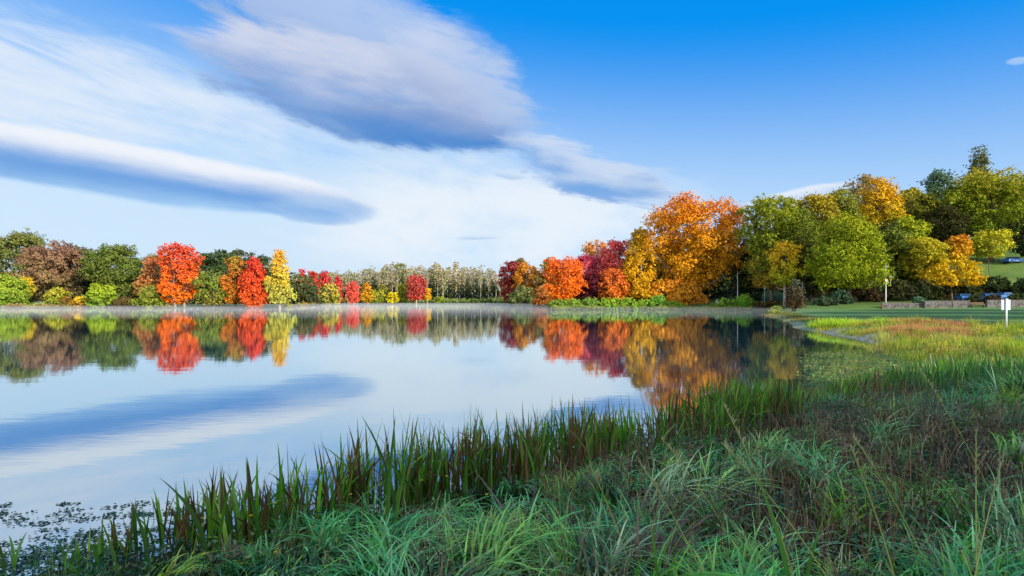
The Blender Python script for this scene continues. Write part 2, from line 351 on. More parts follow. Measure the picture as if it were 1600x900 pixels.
class MB:
    def __init__(s): s.co, s.q, s.t, s.n = [], [], [], 0
    def add(s, co, quads=(), tris=()):
        s.co.append(np.asarray(co, float)); s.q += [tuple(i + s.n for i in f) for f in quads]; s.t += [tuple(i + s.n for i in f) for f in tris]; s.n += len(co); return s
    def tube(s, pts, radii, k=6): s.add(*tube(pts, radii, k)); return s
    def box(s, c, h, bev=0.0, rz=0.0):
        cx, cy, cz = c; hx, hy, hz = h; b = bev; v = []
        for z_, i_ in ((-hz, b), (-hz + b, 0), (hz - b, 0), (hz, b)):
            for sx, sy in ((-1, -1), (1, -1), (1, 1), (-1, 1)):
                x_, y_ = sx * (hx - i_), sy * (hy - i_)
                v.append((cx + x_ * cos(rz) - y_ * sin(rz), cy + x_ * sin(rz) + y_ * cos(rz), cz + z_))
        f = [(3, 2, 1, 0), (12, 13, 14, 15)]
        for L in range(3):
            for j in range(4): f.append((L * 4 + j, L * 4 + (j + 1) % 4, L * 4 + 4 + (j + 1) % 4, L * 4 + 4 + j))
        s.add(v, f); return s
    def disc(s, c, r, th, axis='y', k=20):
        v = []
        for sgn in (-1, 1):
            for j in range(k):
                a = 2 * pi * j / k; p = (r * cos(a), r * sin(a))
                v.append((c[0] + p[0], c[1] + sgn * th / 2, c[2] + p[1]) if axis == 'y' else (c[0] + sgn * th / 2, c[1] + p[0], c[2] + p[1]))
        v += [(c[0], c[1] - th / 2, c[2]), (c[0], c[1] + th / 2, c[2])] if axis == 'y' else [(c[0] - th / 2, c[1], c[2]), (c[0] + th / 2, c[1], c[2])]
        qd = [(j, (j + 1) % k, k + (j + 1) % k, k + j) for j in range(k)]
        tr = [(2 * k, (j + 1) % k, j) for j in range(k)] + [(2 * k + 1, k + j, k + (j + 1) % k) for j in range(k)]
        s.add(v, qd, tr); return s
    def build(s, name, mat, parent=None, sm=False, col=None):
        fs = []
        if s.q: fs.append(np.array(s.q, np.int32))
        if s.t: fs.append(np.array(s.t, np.int32))
        co = np.concatenate(s.co)
        return mesh_np(name, co, fs, mat, parent=parent, smooth_=sm, col=(np.tile(col, (len(co), 1)) if col is not None else None))

def leaf_quads(rng, C, N, size, aspect=1.5):
    """diamond leaves at C facing N"""
    n = len(C); N = N / (np.linalg.norm(N, axis=1, keepdims=True) + 1e-9)
    R = rng.normal(size=(n, 3)); A = np.cross(N, R); A /= np.linalg.norm(A, axis=1, keepdims=True) + 1e-9
    B = np.cross(N, A); s = size * rng.uniform(0.65, 1.35, (n, 1))
    k = s * 0.5
    co = np.stack([C - A * k * aspect, C - B * k + N * k * 0.25, C + A * k * aspect, C + B * k + N * k * 0.25], 1)
    f = np.arange(n * 4).reshape(n, 4)
    return co.reshape(-1, 3), f

def prof(shape, t):
    t = np.clip(t, 0, 1)
    if shape == 'round': return np.sqrt(np.clip(1 - (2 * t - 1) ** 2, 0, 1)) ** 0.75
    if shape == 'egg': return np.clip(np.minimum(t / 0.16, 1), 0, 1) ** 0.5 * np.clip(1 - t ** 2.2, 0, 1) ** 0.62
    if shape == 'cone': return np.clip(np.minimum(t / 0.12, 1), 0, 1) ** 0.6 * np.clip(1 - t, 0, 1) ** 0.75 * 1.02
    if shape == 'dome': return np.clip(np.minimum((t + 0.25) / 0.35, 1), 0, 1) * np.sqrt(np.clip(1 - t ** 2, 0, 1))
    if shape == 'top': return 0.28 + 0.72 * np.clip(np.where(t < 0.6, t / 0.6, np.sqrt(np.clip(1 - ((t - 0.6) / 0.4) ** 2, 0, 1))), 0, 1) * np.where(t > 0.97, 0.6, 1)
    if shape == 'column': return np.sqrt(np.clip(1 - np.abs(2 * t - 1) ** 5, 0, 1))
    return np.ones_like(t)

NL = [0]
def cols(rng, n, base, var=.25):
    base = np.array(base); pick = base[rng.integers(0, len(base), n)]
    return pick * rng.uniform(1 - var, 1 + var, (n, 1)) * rng.uniform(.9, 1.1, (n, 3))
def crown_data(rng, R, Ry, z0, z1, shape, pal, size, n, clump=0.26, rag=0.12, fill=1.0):
    H = z1 - z0; Rm = (R * R * H / 2) ** (1 / 3)
    # large lobes carried by the limbs, then small leaf clumps over each lobe
    L0 = (0.33 if rag < 0.18 else 0.27) * min(R, Rm * 1.15)
    nl = int(np.clip(3.6 * fill * R * max(Ry, .4 * R) * H / L0 ** 3 * 0.145, 10, 130))
    t = rng.uniform(0, 1, nl * 8); w = prof(shape, t) + 0.04; t = t[rng.uniform(0, w.max(), len(t)) < w]; nl = min(nl, len(t)); t = np.sort(t)[np.linspace(0, len(t) - 1, nl).astype(int)]
    an = np.arange(nl) * 2.39996 + rng.uniform(0, 6) + rng.normal(0, .35, nl); u = rng.uniform(0.1, 1, nl) ** 0.32; LR = L0 * rng.uniform(0.5, 1.4, nl)
    pr = prof(shape, t) * (1 + rag * 0.55 * rng.uniform(-1, 1, nl))
    rr = np.maximum(0.02, pr * (1 + 0.10 * np.sin(an * 3 + t * 9) + rng.uniform(-.12, .12, nl)) - LR * 0.74 / R) * u
    cz = np.clip(z0 + t * H, z0 + LR * 0.45, np.maximum(z0 + LR * 0.46, z1 - LR * rng.uniform(0.55, 1.5, nl)))
    LC = np.stack([rr * np.cos(an) * R, rr * np.sin(an) * Ry, cz], 1)
    cr0 = 0.40 * clump / 0.27 * L0; cr0 = max(cr0, size * 0.9)
    per = np.clip((LR / cr0) ** 2 * 3.4, 4, 60).astype(int); jl = np.repeat(np.arange(nl), per); m_ = len(jl)
    d = rng.normal(size=(m_, 3)); d[:, 2] += 0.25; d /= np.linalg.norm(d, axis=1, keepdims=True)
    C = LC[jl] + d * (LR[jl] * rng.uniform(0.45, 1.0, m_))[:, None] * np.array([1, Ry / R if Ry < R else 1, 0.80]); cr = cr0 * rng.uniform(0.55, 1.25, m_)
    nt_ = int(m_ * 0.26 * (1 + 2 * rag))       # stray sprays past the outline
    j2 = rng.integers(0, m_, nt_); C2 = C[j2] + d[j2] * (cr[j2] * rng.uniform(0.8, 1.9 + 2 * rag, nt_))[:, None]
    C = np.concatenate([C, C2]); cr = np.concatenate([cr, cr0 * rng.uniform(0.25, 0.55, nt_)])
    C[:, 2] = np.clip(C[:, 2], z0 + 0.02 * H, z1 + 0.02 * H)
    wts = cr ** 2; pick = rng.choice(len(C), n, p=wts / wts.sum())
    d = rng.normal(size=(n, 3)); d /= np.linalg.norm(d, axis=1, keepdims=True)
    lump = 1 + 0.22 * np.sin(d[:, 0] * 5 + pick) * np.sin(d[:, 1] * 5 + pick * 1.7) 
    rad = cr[pick] * (0.55 + 0.52 * rng.uniform(0, 1, n) ** 0.7) * lump
    pos = C[pick] + d * rad[:, None] * np.array([1, 1, 0.78])
    outw = pos - np.array([0, 0, (z0 + z1) / 2]); outw /= np.linalg.norm(outw, axis=1, keepdims=True) + 1e-9
    N = d * 0.9 + outw * 0.45 + rng.normal(size=(n, 3)) * 0.38 + np.array([0, 0, 0.25])
    # pigment: palette along the height, drifting by clump
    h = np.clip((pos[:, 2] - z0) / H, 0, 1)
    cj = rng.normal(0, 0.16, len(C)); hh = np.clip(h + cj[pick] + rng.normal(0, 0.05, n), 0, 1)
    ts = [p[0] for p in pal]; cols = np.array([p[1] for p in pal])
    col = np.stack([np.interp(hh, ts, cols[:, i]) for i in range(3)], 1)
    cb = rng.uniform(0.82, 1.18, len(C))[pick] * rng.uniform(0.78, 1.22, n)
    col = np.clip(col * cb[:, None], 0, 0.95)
    co, f = leaf_quads(rng, pos, N, size)
    NL[0] += n
    return co, f, np.repeat(col, 4, 0), C, cr

def trunk_mb(rng, r, h, z0, C, nl, kx=1.0, lean=0.0, stems=1, spread=0.5):
    mb = MB()
    for s_ in range(stems):
        a = rng.uniform(0, 2 * pi); off = (np.array([cos(a), sin(a) * 0.6, 0]) * spread if stems > 1 else np.zeros(3))
        p = [off + np.array([0, 0, -0.3])]; cur = off.copy()
        K = 7
        for i in range(1, K + 1):
            t = i / K; cur = off * (1 + t * 0.8) + np.array([lean * t * h + rng.normal(0, 0.035 * h * t * 0.5), rng.normal(0, 0.015 * h * t), h * t]); p.append(cur)
        rad = [r * (1.25 if i == 0 else (1 - 0.85 * i / K)) for i in range(K + 1)]
        mb.tube(p, rad, 7)
        P_ = np.array(p)
        if len(C):
            for j in rng.choice(len(C), min(nl, len(C)), replace=False):
                c_ = C[j]; zz = max(h * 0.18, min(h * 0.9, c_[2] - np.hypot(c_[0], c_[1]) * 0.7)); t = zz / h * K
                i0 = int(min(K - 1, max(1, t))); b0 = P_[i0] + (P_[i0 + 1] - P_[i0]) * (t - i0 if 0 <= t - i0 <= 1 else 0)
                md = b0 * 0.5 + c_ * 0.5 + np.array([0, 0, -0.05 * h]) + rng.normal(0, 0.02 * h, 3)
                r0 = r * (1 - 0.85 * zz / h) * 0.5
                mb.tube([b0, md, c_], [r0, r0 * 0.6, r0 * 0.15], 4)
    return mb

SEED = [11]
def tree(name, label, cat, px, Y, w, top, bot, shape, pal, bark='bark', group=None, dens=1.0, size=None, clump=0.27, rag=0.12, depth=1.0,
         trunk_r=None, limbs=10, stems=1, base=None, lean=0.0, maxleaf=42000, rz=None, spread=0.5, fill=1.0):
    """px: column of the trunk, w: crown width, top / bot: rows of the crown's upper and lower edge, all seen in the photograph at distance Y"""
    SEED[0] += 1; rng = np.random.default_rng(SEED[0])
    k = Y / F; X = (px - HX) * k; z = gz(X, Y) if base is None else base
    z = max(z, 0.0)
    R = w * k / 2 * (1.13 if cat == 'tree' else 1.05); zt = EYE + (HY - top) * k - z; zb = max(EYE + (HY - bot) * k - z, 0.02)
    sz = size or max(0.20, 0.0024 * Y); areapx = w * (bot - top)
    n = int(min(maxleaf, max(500, 4.2 * dens * areapx * (k * k) / (sz * sz * 0.5))))
    t = empty(name, (X, Y, z)); tag(t, label, cat, group)
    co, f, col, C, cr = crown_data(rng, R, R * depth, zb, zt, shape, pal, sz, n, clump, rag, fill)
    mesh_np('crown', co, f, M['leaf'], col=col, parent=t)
    tr = trunk_r or max(0.06, 0.022 * zt)
    trunk_mb(rng, tr, zt * 0.88, 0, C, limbs, lean=lean, stems=stems, spread=spread).build('trunk', M[bark], t, sm=True)
    return t

RED = (0.66, 0.075, 0.03); ORED = (0.74, 0.10, 0.012); ORG = (0.72, 0.20, 0.015); GOLD = (0.62, 0.29, 0.015); YEL = (0.70, 0.46, 0.03)
LIME = (0.30, 0.36, 0.03); GRN = (0.18, 0.24, 0.025); OLV = (0.23, 0.22, 0.04); DRK = (0.06, 0.09, 0.03); PNK = (0.68, 0.07, 0.10); MAR = (0.24, 0.035, 0.04)
TAN = (0.45, 0.19, 0.08); BRN = (0.22, 0.13, 0.08); YGR = (0.40, 0.36, 0.04); BGR = (0.09, 0.20, 0.04)
def P1(*c): return [(i / max(1, len(c) - 1), v) for i, v in enumerate(c)]

# ================================================================== TREES: far left shore
L = 'left shore'
tree('oak_tree', 'tall open olive-green tree at the far left edge, highest crown of the left shore', 'tree', 25, 178, 92, 358, 462, 'round', P1(OLV, (.13, .16, .04), (.19, .20, .05)), 'bark_pale', rag=.22, dens=.8, clump=.3)
tree('oak_tree', 'broad brownish mauve tree left of the dark hollow on the left shore', 'tree', 84, 165, 96, 379, 470, 'round', P1((.16, .14, .05), (.26, .16, .08), (.24, .13, .09)), rag=.14, clump=.2)
tree('oak_tree', 'dark olive tree rising between the brownish mauve tree and the round green oak', 'tree', 124, 176, 58, 383, 468, 'round', P1(DRK, (.10, .11, .04), (.12, .11, .05)), rag=.2)
tree('oak_tree', 'rounded mid-green oak standing above the lime bush on the left shore', 'tree', 184, 166, 88, 384, 466, 'round', P1((.15, .18, .03), (.11, .15, .03), (.12, .16, .03)), rag=.15, clump=.24)
tree('bush', 'large bright lime bush at the far left edge of the water', 'bush', 14, 151, 60, 431, 481, 'dome', P1((.16, .26, .03), (.30, .38, .04)), rag=.15)
tree('bush', 'bright lime bush below the rounded green oak', 'bush', 155, 151, 42, 443, 481, 'round', P1((.16, .28, .03), (.34, .42, .03)), rag=.1)
tree('shrub', 'small golden yellow shrub between the lime bush at the left edge and the brownish tree', 'shrub', 41, 156, 24, 432, 462, 'round', P1(YGR, YEL), rag=.25)
tree('shrub', 'yellow-green shrub under the brownish mauve tree', 'shrub', 88, 153, 34, 450, 480, 'round', P1(GRN, YGR), rag=.25)
tree('shrub', 'low ragged yellow shrub touching the left side of the lime bush below the oak', 'shrub', 127, 152, 26, 462, 481, 'dome', P1((.30, .14, .03), YEL), rag=.25)
tree('shrub', 'rusty orange shrub beneath the dark olive tree', 'shrub', 104, 152.5, 24, 463, 481, 'dome', P1((.10, .11, .03), (.28, .14, .03)), rag=.25)
tree('shrub', 'dull brown shrub in the shadow right of the lime bush below the oak', 'shrub', 196, 154, 44, 464, 480, 'dome', P1((.07, .06, .02), (.15, .11, .04)), rag=.25)
tree('copper_tree', 'orange-tan tree left of the tall scarlet tree', 'tree', 236, 158, 46, 401, 468, 'cone', P1((.30, .20, .05), (.52, .21, .07), (.55, .20, .09)), rag=.3)
tree('bush', 'olive bush in front of the orange-tan tree', 'bush', 238, 152, 48, 446, 481, 'dome', P1(GRN, (.22, .22, .04)), rag=.2)
tree('red_tree', 'tall scarlet tree with orange lower leaves and pale trunks on the left shore', 'tree', 280, 152.5, 55, 381, 475, 'column', P1((.78, .20, .015), (.78, .16, .02), (.72, .11, .03), (.60, .075, .045)), 'bark_pale', stems=3, spread=1.4, trunk_r=.32, clump=.2, rag=.1, fill=1.4)
tree('oak_tree', 'sliver of dark green tree showing left of the tall scarlet tree', 'tree', 256, 195, 40, 396, 470, 'round', P1(DRK, (.08, .11, .04)))
tree('oak_tree', 'dark green tree behind, directly right of the tall scarlet tree', 'tree', 321, 200, 48, 396, 470, 'round', P1(DRK, (.07, .11, .04)))
tree('oak_tree', 'dark green rounded tree above the pale-trunked green tree', 'tree', 346, 198, 42, 390, 470, 'round', P1(DRK, (.07, .11, .04)))
tree('oak_tree', 'thin-topped dark tree behind the orange and olive tree', 'tree', 376, 204, 46, 390, 470, 'round', P1(DRK, (.09, .11, .06)), rag=.3)
tree('oak_tree', 'dark green tree showing between the bright red tree and the yellow birch', 'tree', 410, 206, 40, 399, 472, 'round', P1(DRK, (.07, .10, .04)), rag=.25)
tree('green_tree', 'thin green tree with a pale leaning trunk between the scarlet and the orange tree', 'tree', 334, 153, 54, 423, 476, 'round', P1((.34, .30, .05), (.16, .22, .03), (.20, .26, .06)), 'bark_pale', trunk_r=.24, rag=.25, dens=.7, limbs=14)
tree('orange_tree', 'rust orange tree with an olive top and a thin straight trunk', 'tree', 369, 153, 46, 398, 474, 'egg', P1((.50, .20, .02), (.55, .16, .03), (.34, .26, .04)), trunk_r=.2, rag=.16)
tree('red_tree', 'bright red egg-shaped tree reaching down to the water left of the yellow birch', 'tree', 397, 149.5, 46, 401, 480, 'egg', P1((.74, .13, .025), (.70, .09, .03), (.64, .06, .04)), rag=.1, clump=.2, fill=1.5)
tree('birch_tree', 'golden yellow birch with a white trunk and wispy top', 'tree', 437, 150.5, 52, 388, 474, 'cone', P1((.42, .44, .10), (.55, .47, .06), (.72, .46, .04), (.72, .36, .06)), 'bark_pale', trunk_r=.30, rag=.35, dens=.75, clump=.22, limbs=16)
# behind the small bay
tree('red_tree', 'narrow cone-shaped tree, crimson tip above orange-yellow skirts', 'tree', 472, 252, 23, 421, 473, 'cone', P1((.78, .30, .02), (.76, .12, .02), (.62, .03, .05)), rag=.08, fill=1.5)
tree('red_tree', 'brick red tree just right of the narrow orange cone-shaped tree', 'tree', 489, 258, 27, 422, 474, 'egg', P1((.62, .10, .05), (.60, .09, .06)), rag=.15)
tree('red_tree', 'crimson tree behind the pale yellow willow', 'tree', 507, 262, 28, 421, 474, 'egg', P1((.60, .08, .05), (.60, .06, .07)), rag=.15)
tree('red_tree', 'small dark crimson tree right of the pale yellow willow', 'tree', 527, 262, 19, 430, 474, 'egg', P1((.54, .07, .04), (.56, .06, .06)), rag=.15)
tree('willow_tree', 'pale yellow-green willow drooping in front of the red trees', 'tree', 515, 247, 33, 440, 476, 'dome', P1((.26, .30, .04), (.50, .42, .06), (.58, .42, .08)), rag=.15)
tree('red_tree', 'small coral red rounded tree standing alone in the middle of the far shore', 'tree', 551, 262, 24, 439, 474, 'egg', P1((.72, .12, .06), (.66, .09, .08)), rag=.08, fill=1.4)
tree('orange_tree', 'small orange tree right of the coral red rounded tree', 'tree', 573, 264, 19, 442, 473, 'egg', P1((.50, .30, .02), (.64, .28, .02)), rag=.15)
tree('green_tree', 'yellow-green small tree beside the small orange tree on the far shore', 'tree', 589, 268, 26, 452, 474, 'round', P1(GRN, YGR), 'bark_pale', rag=.2)
tree('green_tree', 'dark olive small tree left of the lemon yellow bush', 'tree', 599, 276, 24, 445, 473, 'round', P1(DRK, OLV), rag=.2)
tree('bush', 'lemon yellow round bush in the middle of the far shore', 'bush', 613, 266, 20, 457, 473, 'round', P1((.52, .42, .02), (.68, .52, .02)), rag=.1)
tree('green_tree', 'lime-yellow tree immediately left of the dark red tree on the far shore', 'tree', 630, 275, 24, 443, 472, 'round', P1((.22, .26, .03), YGR), 'bark_pale', rag=.2)
tree('red_tree', 'dark red tree with a leaning pale trunk on the middle of the far shore', 'tree', 650, 268, 31, 427, 469, 'round', P1((.62, .07, .05), (.40, .08, .06), (.52, .06, .05)), 'bark_pale', trunk_r=.35, rag=.14, lean=.06)
tree('orange_tree', 'tiny golden sapling right of the dark red tree', 'tree', 668, 270, 11, 450, 468, 'egg', P1(GOLD, YEL), 'bark_pale', rag=.1)
tree('bush', 'rounded green bush near the foot of the pale far wood', 'bush', 686, 272, 18, 463, 473, 'dome', P1(GRN, (.25, .28, .04)), rag=.1)
# right of the middle
tree('maroon_tree', 'maroon round tree at the right end of the pale far wood', 'tree', 799, 246, 40, 408, 472, 'round', P1((.34, .06, .04), (.34, .05, .05)), rag=.16)
tree('orange_tree', 'golden orange tree touching the right side of the maroon tree', 'tree', 823, 240, 40, 412, 465, 'round', P1((.60, .24, .03), (.62, .25, .03)), 'bark_pale', rag=.2)
tree('green_tree', 'olive tree top rising behind the golden orange and maroon trees', 'tree', 813, 268, 24, 404, 450, 'round', P1(OLV, (.30, .22, .04)), rag=.2)
tree('bush', 'grey-green bush under the golden orange tree beside the water', 'bush', 815, 226, 48, 444, 476, 'dome', P1((.10, .13, .04), (.22, .25, .08)), rag=.15)
tree('green_tree', 'olive-gold tree behind the left side of the vermilion round tree', 'tree', 856, 232, 42, 404, 470, 'egg', P1((.30, .16, .05), (.30, .24, .04)), rag=.2)
tree('tan_shrub', 'tan orange shrub drooping to the water left of the vermilion round tree', 'shrub', 846, 190, 32, 446, 478, 'dome', P1((.50, .17, .03), (.46, .20, .06)), rag=.15)
tree('red_tree', 'vermilion round tree at the left tip of the right-hand shore', 'tree', 881, 133, 62, 402, 473, 'column', P1((.88, .20, .015), (.86, .19, .02), (.80, .15, .03)), 'bark_pale', trunk_r=.18, clump=.18, rag=.08, fill=1.6)
tree('pink_tree', 'crimson-pink tree touching the right side of the vermilion round tree', 'tree', 916, 141, 36, 398, 472, 'column', P1((.35, .05, .06), (.78, .14, .14), (.82, .10, .17)), 'bark_pale', rag=.2)
tree('pink_tree', 'salmon pink tree between the crimson-pink and the rose red trees', 'tree', 936, 146, 34, 396, 470, 'column', P1((.35, .06, .06), (.66, .16, .14), (.85, .26, .22)), rag=.2)
tree('orange_tree', 'sparse orange treetop rising above the pink trees', 'tree', 931, 158, 46, 376, 415, 'round', P1((.60, .20, .05), (.66, .26, .04)), rag=.4, dens=.45)
tree('red_tree', 'rose red tree with a ragged top left of the biggest orange tree', 'tree', 966, 137, 54, 372, 470, 'round', P1((.50, .07, .06), (.80, .14, .10), (.76, .12, .13)), rag=.3, clump=.22)
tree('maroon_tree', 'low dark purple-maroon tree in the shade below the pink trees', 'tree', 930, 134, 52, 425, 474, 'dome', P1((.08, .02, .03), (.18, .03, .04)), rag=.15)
tree('orange_tree', 'small orange-gold tree right of the dark maroon tree by the water', 'tree', 958, 131, 46, 420, 475, 'round', P1((.76, .26, .02), (.70, .18, .03), (.66, .16, .04)), 'bark_pale', rag=.2)
tree('golden_tree', 'amber tree with a pale trunk leaning on the left side of the biggest orange tree', 'tree', 1000, 132, 62, 357, 468, 'egg', P1((.72, .40, .02), (.70, .38, .015), (.58, .34, .02)), 'bark_pale', trunk_r=.35, rag=.22, clump=.22)
tree('orange_tree', 'biggest orange tree, broad golden crown on the right-hand shore', 'tree', 1081, 134, 160, 312, 452, 'top', P1((.74, .34, .02), (.72, .34, .015), (.70, .28, .018), (.68, .20, .02)), trunk_r=.7, rag=.32, clump=.2, limbs=26, fill=1.3)
tree('orange_tree', 'low russet orange tree sweeping the water in front of the biggest orange tree', 'tree', 1064, 129.5, 92, 430, 485, 'dome', P1((.74, .34, .03), (.72, .30, .03)), rag=.15, clump=.16, depth=.22, fill=1.4)
tree('bare_tree', 'thin nearly leafless tree in the gap right of the biggest orange tree', 'tree', 1160, 135, 22, 342, 420, 'round', P1((.10, .11, .08), (.14, .13, .09)), rag=.4, dens=.25)

# ------------------------------------------------------------------ right-hand bank and hillside
tree('green_tree', 'tall mid-green tree directly right of the gap beside the biggest orange tree', 'tree', 1206, 121, 84, 303, 452, 'column', P1((0.457, 0.266, 0.0264), (0.183, 0.23, 0.0264), (0.266, 0.315, 0.022), (0.266, 0.287, 0.0264)), trunk_r=.4, rag=.38, clump=.2, limbs=18)
tree('green_tree', 'yellow-green tree lit on its right half, below the tall mid-green tree', 'tree', 1226, 114, 52, 376, 446, 'round', P1((0.333, 0.402, 0.0264), (0.707, 0.503, 0.0264), (0.75, 0.444, 0.0264)), 'bark_pale', trunk_r=.3, rag=.2, clump=.24)
tree('green_tree', 'olive tree behind with a ragged top between the two largest green trees', 'tree', 1272, 127, 80, 303, 420, 'round', P1(DRK, (0.2, 0.214, 0.0264), (0.499, 0.355, 0.0264)), rag=.25, clump=.2)
tree('green_tree', 'low dark tree in the shade between the two largest green trees', 'tree', 1268, 114, 62, 378, 462, 'round', P1((.05, .06, .02), (0.166, 0.158, 0.0264)), rag=.2)
tree('green_tree', 'broadest green tree of the right bank, hanging low over the dark shrubs', 'tree', 1326, 106, 116, 330, 450, 'egg', P1((0.299, 0.358, 0.0176), (0.25, 0.301, 0.0176), (0.333, 0.358, 0.022)), trunk_r=.5, rag=.34, clump=.2, limbs=20, fill=1.3)
tree('golden_tree', 'golden-topped tree on the hill left of the thin dark treetop', 'tree', 1374, 140, 84, 276, 400, 'egg', P1(GRN, (0.422, 0.377, 0.022), (0.72, 0.435, 0.022), (0.72, 0.406, 0.033)), rag=.25, clump=.2, fill=1.3)
tree('bare_tree', 'sparse high treetop behind the golden-topped tree', 'tree', 1352, 152, 50, 272, 330, 'round', P1((0.195, 0.174, 0.055), (0.325, 0.217, 0.055)), rag=.45, dens=.35)
tree('green_tree', 'yellow-green tree with a thin bare leader above it', 'tree', 1424, 146, 44, 292, 400, 'round', P1(DRK, (0.325, 0.319, 0.033), (0.422, 0.362, 0.044)), rag=.3)
tree('dark_tree', 'dark blue-green narrow tree near the top of the hill', 'tree', 1466, 150, 50, 265, 400, 'round', P1((.08, .11, .03), (.10, .15, .05), (.10, .18, .10)), rag=.5, clump=.22, dens=.8)
tree('green_tree', 'bright green round tree below the golden-topped tree', 'tree', 1416, 126, 64, 340, 420, 'round', P1((0.211, 0.246, 0.022), (0.357, 0.406, 0.022)), rag=.2, clump=.22)
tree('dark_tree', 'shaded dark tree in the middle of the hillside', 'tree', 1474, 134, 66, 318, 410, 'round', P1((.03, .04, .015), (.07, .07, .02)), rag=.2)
tree('cedar_tree', 'layered open conifer, highest treetop at the right edge', 'tree', 1532, 150, 60, 229, 330, 'cone', P1((0.227, 0.174, 0.044), (0.162, 0.174, 0.055), (0.146, 0.174, 0.077)), rag=.5, dens=.42, clump=.25)
tree('golden_tree', 'great green and gold tree at the right edge of the hill', 'tree', 1548, 136, 122, 268, 362, 'round', P1((.16, .22, .02), (.26, .30, .02), (.40, .34, .03)), trunk_r=.5, rag=.36, clump=.2, fill=1.3)
tree('dark_tree', 'dark tree cut by the right edge below the great green and gold tree', 'tree', 1606, 132, 56, 340, 400, 'round', P1((.03, .05, .02), (0.114, 0.145, 0.033)), rag=.2)
tree('yellow_tree', 'yellow-olive tree directly right of the tall lamp post', 'tree', 1440, 113, 72, 368, 436, 'round', P1((0.325, 0.29, 0.022), (0.52, 0.435, 0.0275)), rag=.2, clump=.2)
tree('orange_tree', 'small bright orange tree between the yellow-olive tree and the lime round tree', 'tree', 1497, 116, 36, 367, 412, 'round', P1((0.72, 0.5, 0.022), (0.72, 0.29, 0.033)), rag=.2)
tree('lime_tree', 'lime green round tree above the grassy slope at the right', 'tree', 1546, 121, 62, 360, 402, 'round', P1((0.422, 0.435, 0.033), (0.552, 0.5, 0.033)), rag=.12, clump=.22, trunk_r=.12)
tree('golden_tree', 'low spreading golden tree above the parked cars', 'tree', 1487, 109, 98, 404, 446, 'dome', P1((0.65, 0.406, 0.0165), (0.72, 0.5, 0.022)), rag=.2, clump=.2, depth=.7)
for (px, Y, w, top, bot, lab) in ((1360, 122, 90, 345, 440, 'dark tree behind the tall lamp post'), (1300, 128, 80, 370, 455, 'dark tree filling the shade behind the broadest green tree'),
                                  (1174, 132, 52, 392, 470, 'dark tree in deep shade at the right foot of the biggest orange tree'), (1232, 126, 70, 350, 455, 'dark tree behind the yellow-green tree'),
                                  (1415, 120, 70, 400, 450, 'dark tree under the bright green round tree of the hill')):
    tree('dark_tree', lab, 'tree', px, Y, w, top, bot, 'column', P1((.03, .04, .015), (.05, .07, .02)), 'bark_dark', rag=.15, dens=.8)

for (px, Y, w, top, bot, pal, lab) in ((1252, 117, 56, 326, 430, P1((.10, .14, .02), (.20, .24, .03)), 'mid-green tree filling the gap left of the broadest green tree'),
                                       (1392, 116, 62, 352, 446, P1((.08, .11, .02), (.17, .21, .03)), 'dull green tree right behind the tall lamp post'),
                                       (1444, 138, 50, 300, 380, P1((.10, .13, .02), (.26, .26, .03)), 'olive tree between the golden-topped tree and the dark upper tree'),
                                       (1502, 140, 58, 288, 372, P1((.09, .13, .02), (.22, .25, .03)), 'green tree touching the left side of the great green and gold tree'),
                                       (1312, 132, 56, 296, 380, P1((.12, .16, .03), (.28, .28, .04)), 'olive-gold treetop just above the broadest green tree')):
    tree('green_tree', lab, 'tree', px, Y, w, top, bot, 'round', pal, rag=.4, clump=.22)

# shrubs along the right-hand bank
i = 0
for (px, w, top, pal, lab) in ((873, 26, 469, P1((.14, .26, .04), (.24, .34, .05)), 'low green bush below the left side of the vermilion round tree'),
                               (898, 28, 468, P1((.15, .28, .03), (.26, .38, .04)), 'low green bush below the right side of the vermilion round tree'),
                               (922, 24, 466, P1((.10, .24, .05), (.22, .34, .06)), 'grey-green bush in front of the dark maroon tree'),
                               (950, 30, 467, P1((.18, .34, .03), (.30, .44, .04)), 'bright green bush in front of the small orange-gold tree'),
                               (982, 34, 466, P1((.18, .34, .03), (.30, .44, .04)), 'bright green bush left of the amber tree\'s pale trunk'),
                               (1008, 20, 468, P1((.14, .30, .03), (.26, .42, .04)), 'slim green bush right of the amber tree\'s pale trunk'),
                               (1029, 24, 463, P1((.12, .30, .04), (.22, .42, .05)), 'pointed emerald bush left of the low russet orange tree'),
                               (1052, 26, 471, P1((.14, .30, .03), (.24, .40, .04)), 'emerald bush half covered by the low russet orange tree'),
                               (1130, 24, 467, P1((.16, .30, .04), (.26, .40, .05)), 'green bush beside the small white board on the shore'),
                               (1163, 26, 460, P1((.12, .30, .03), (.22, .42, .04)), 'rounded vivid green bush at the mouth of the dark cove')):
    Yb = 127.4 if px < 1100 else 124.2
    if px > 1150: Yb = 122.6
    tree('bush', lab, 'bush', px, Yb, w * 1.45, top - 1, 485.5, 'dome', pal, rag=.45, clump=.3, depth=.6, size=.24, group='green bushes along the right-hand shore')
tree('shrub', 'tall dull brown twiggy shrub on the dark bank', 'shrub', 1243, 96, 32, 436, 482, 'egg', P1((.10, .05, .02), (.13, .10, .05), (.10, .12, .07)), 'bark_dark', rag=.3, dens=.5, stems=4)
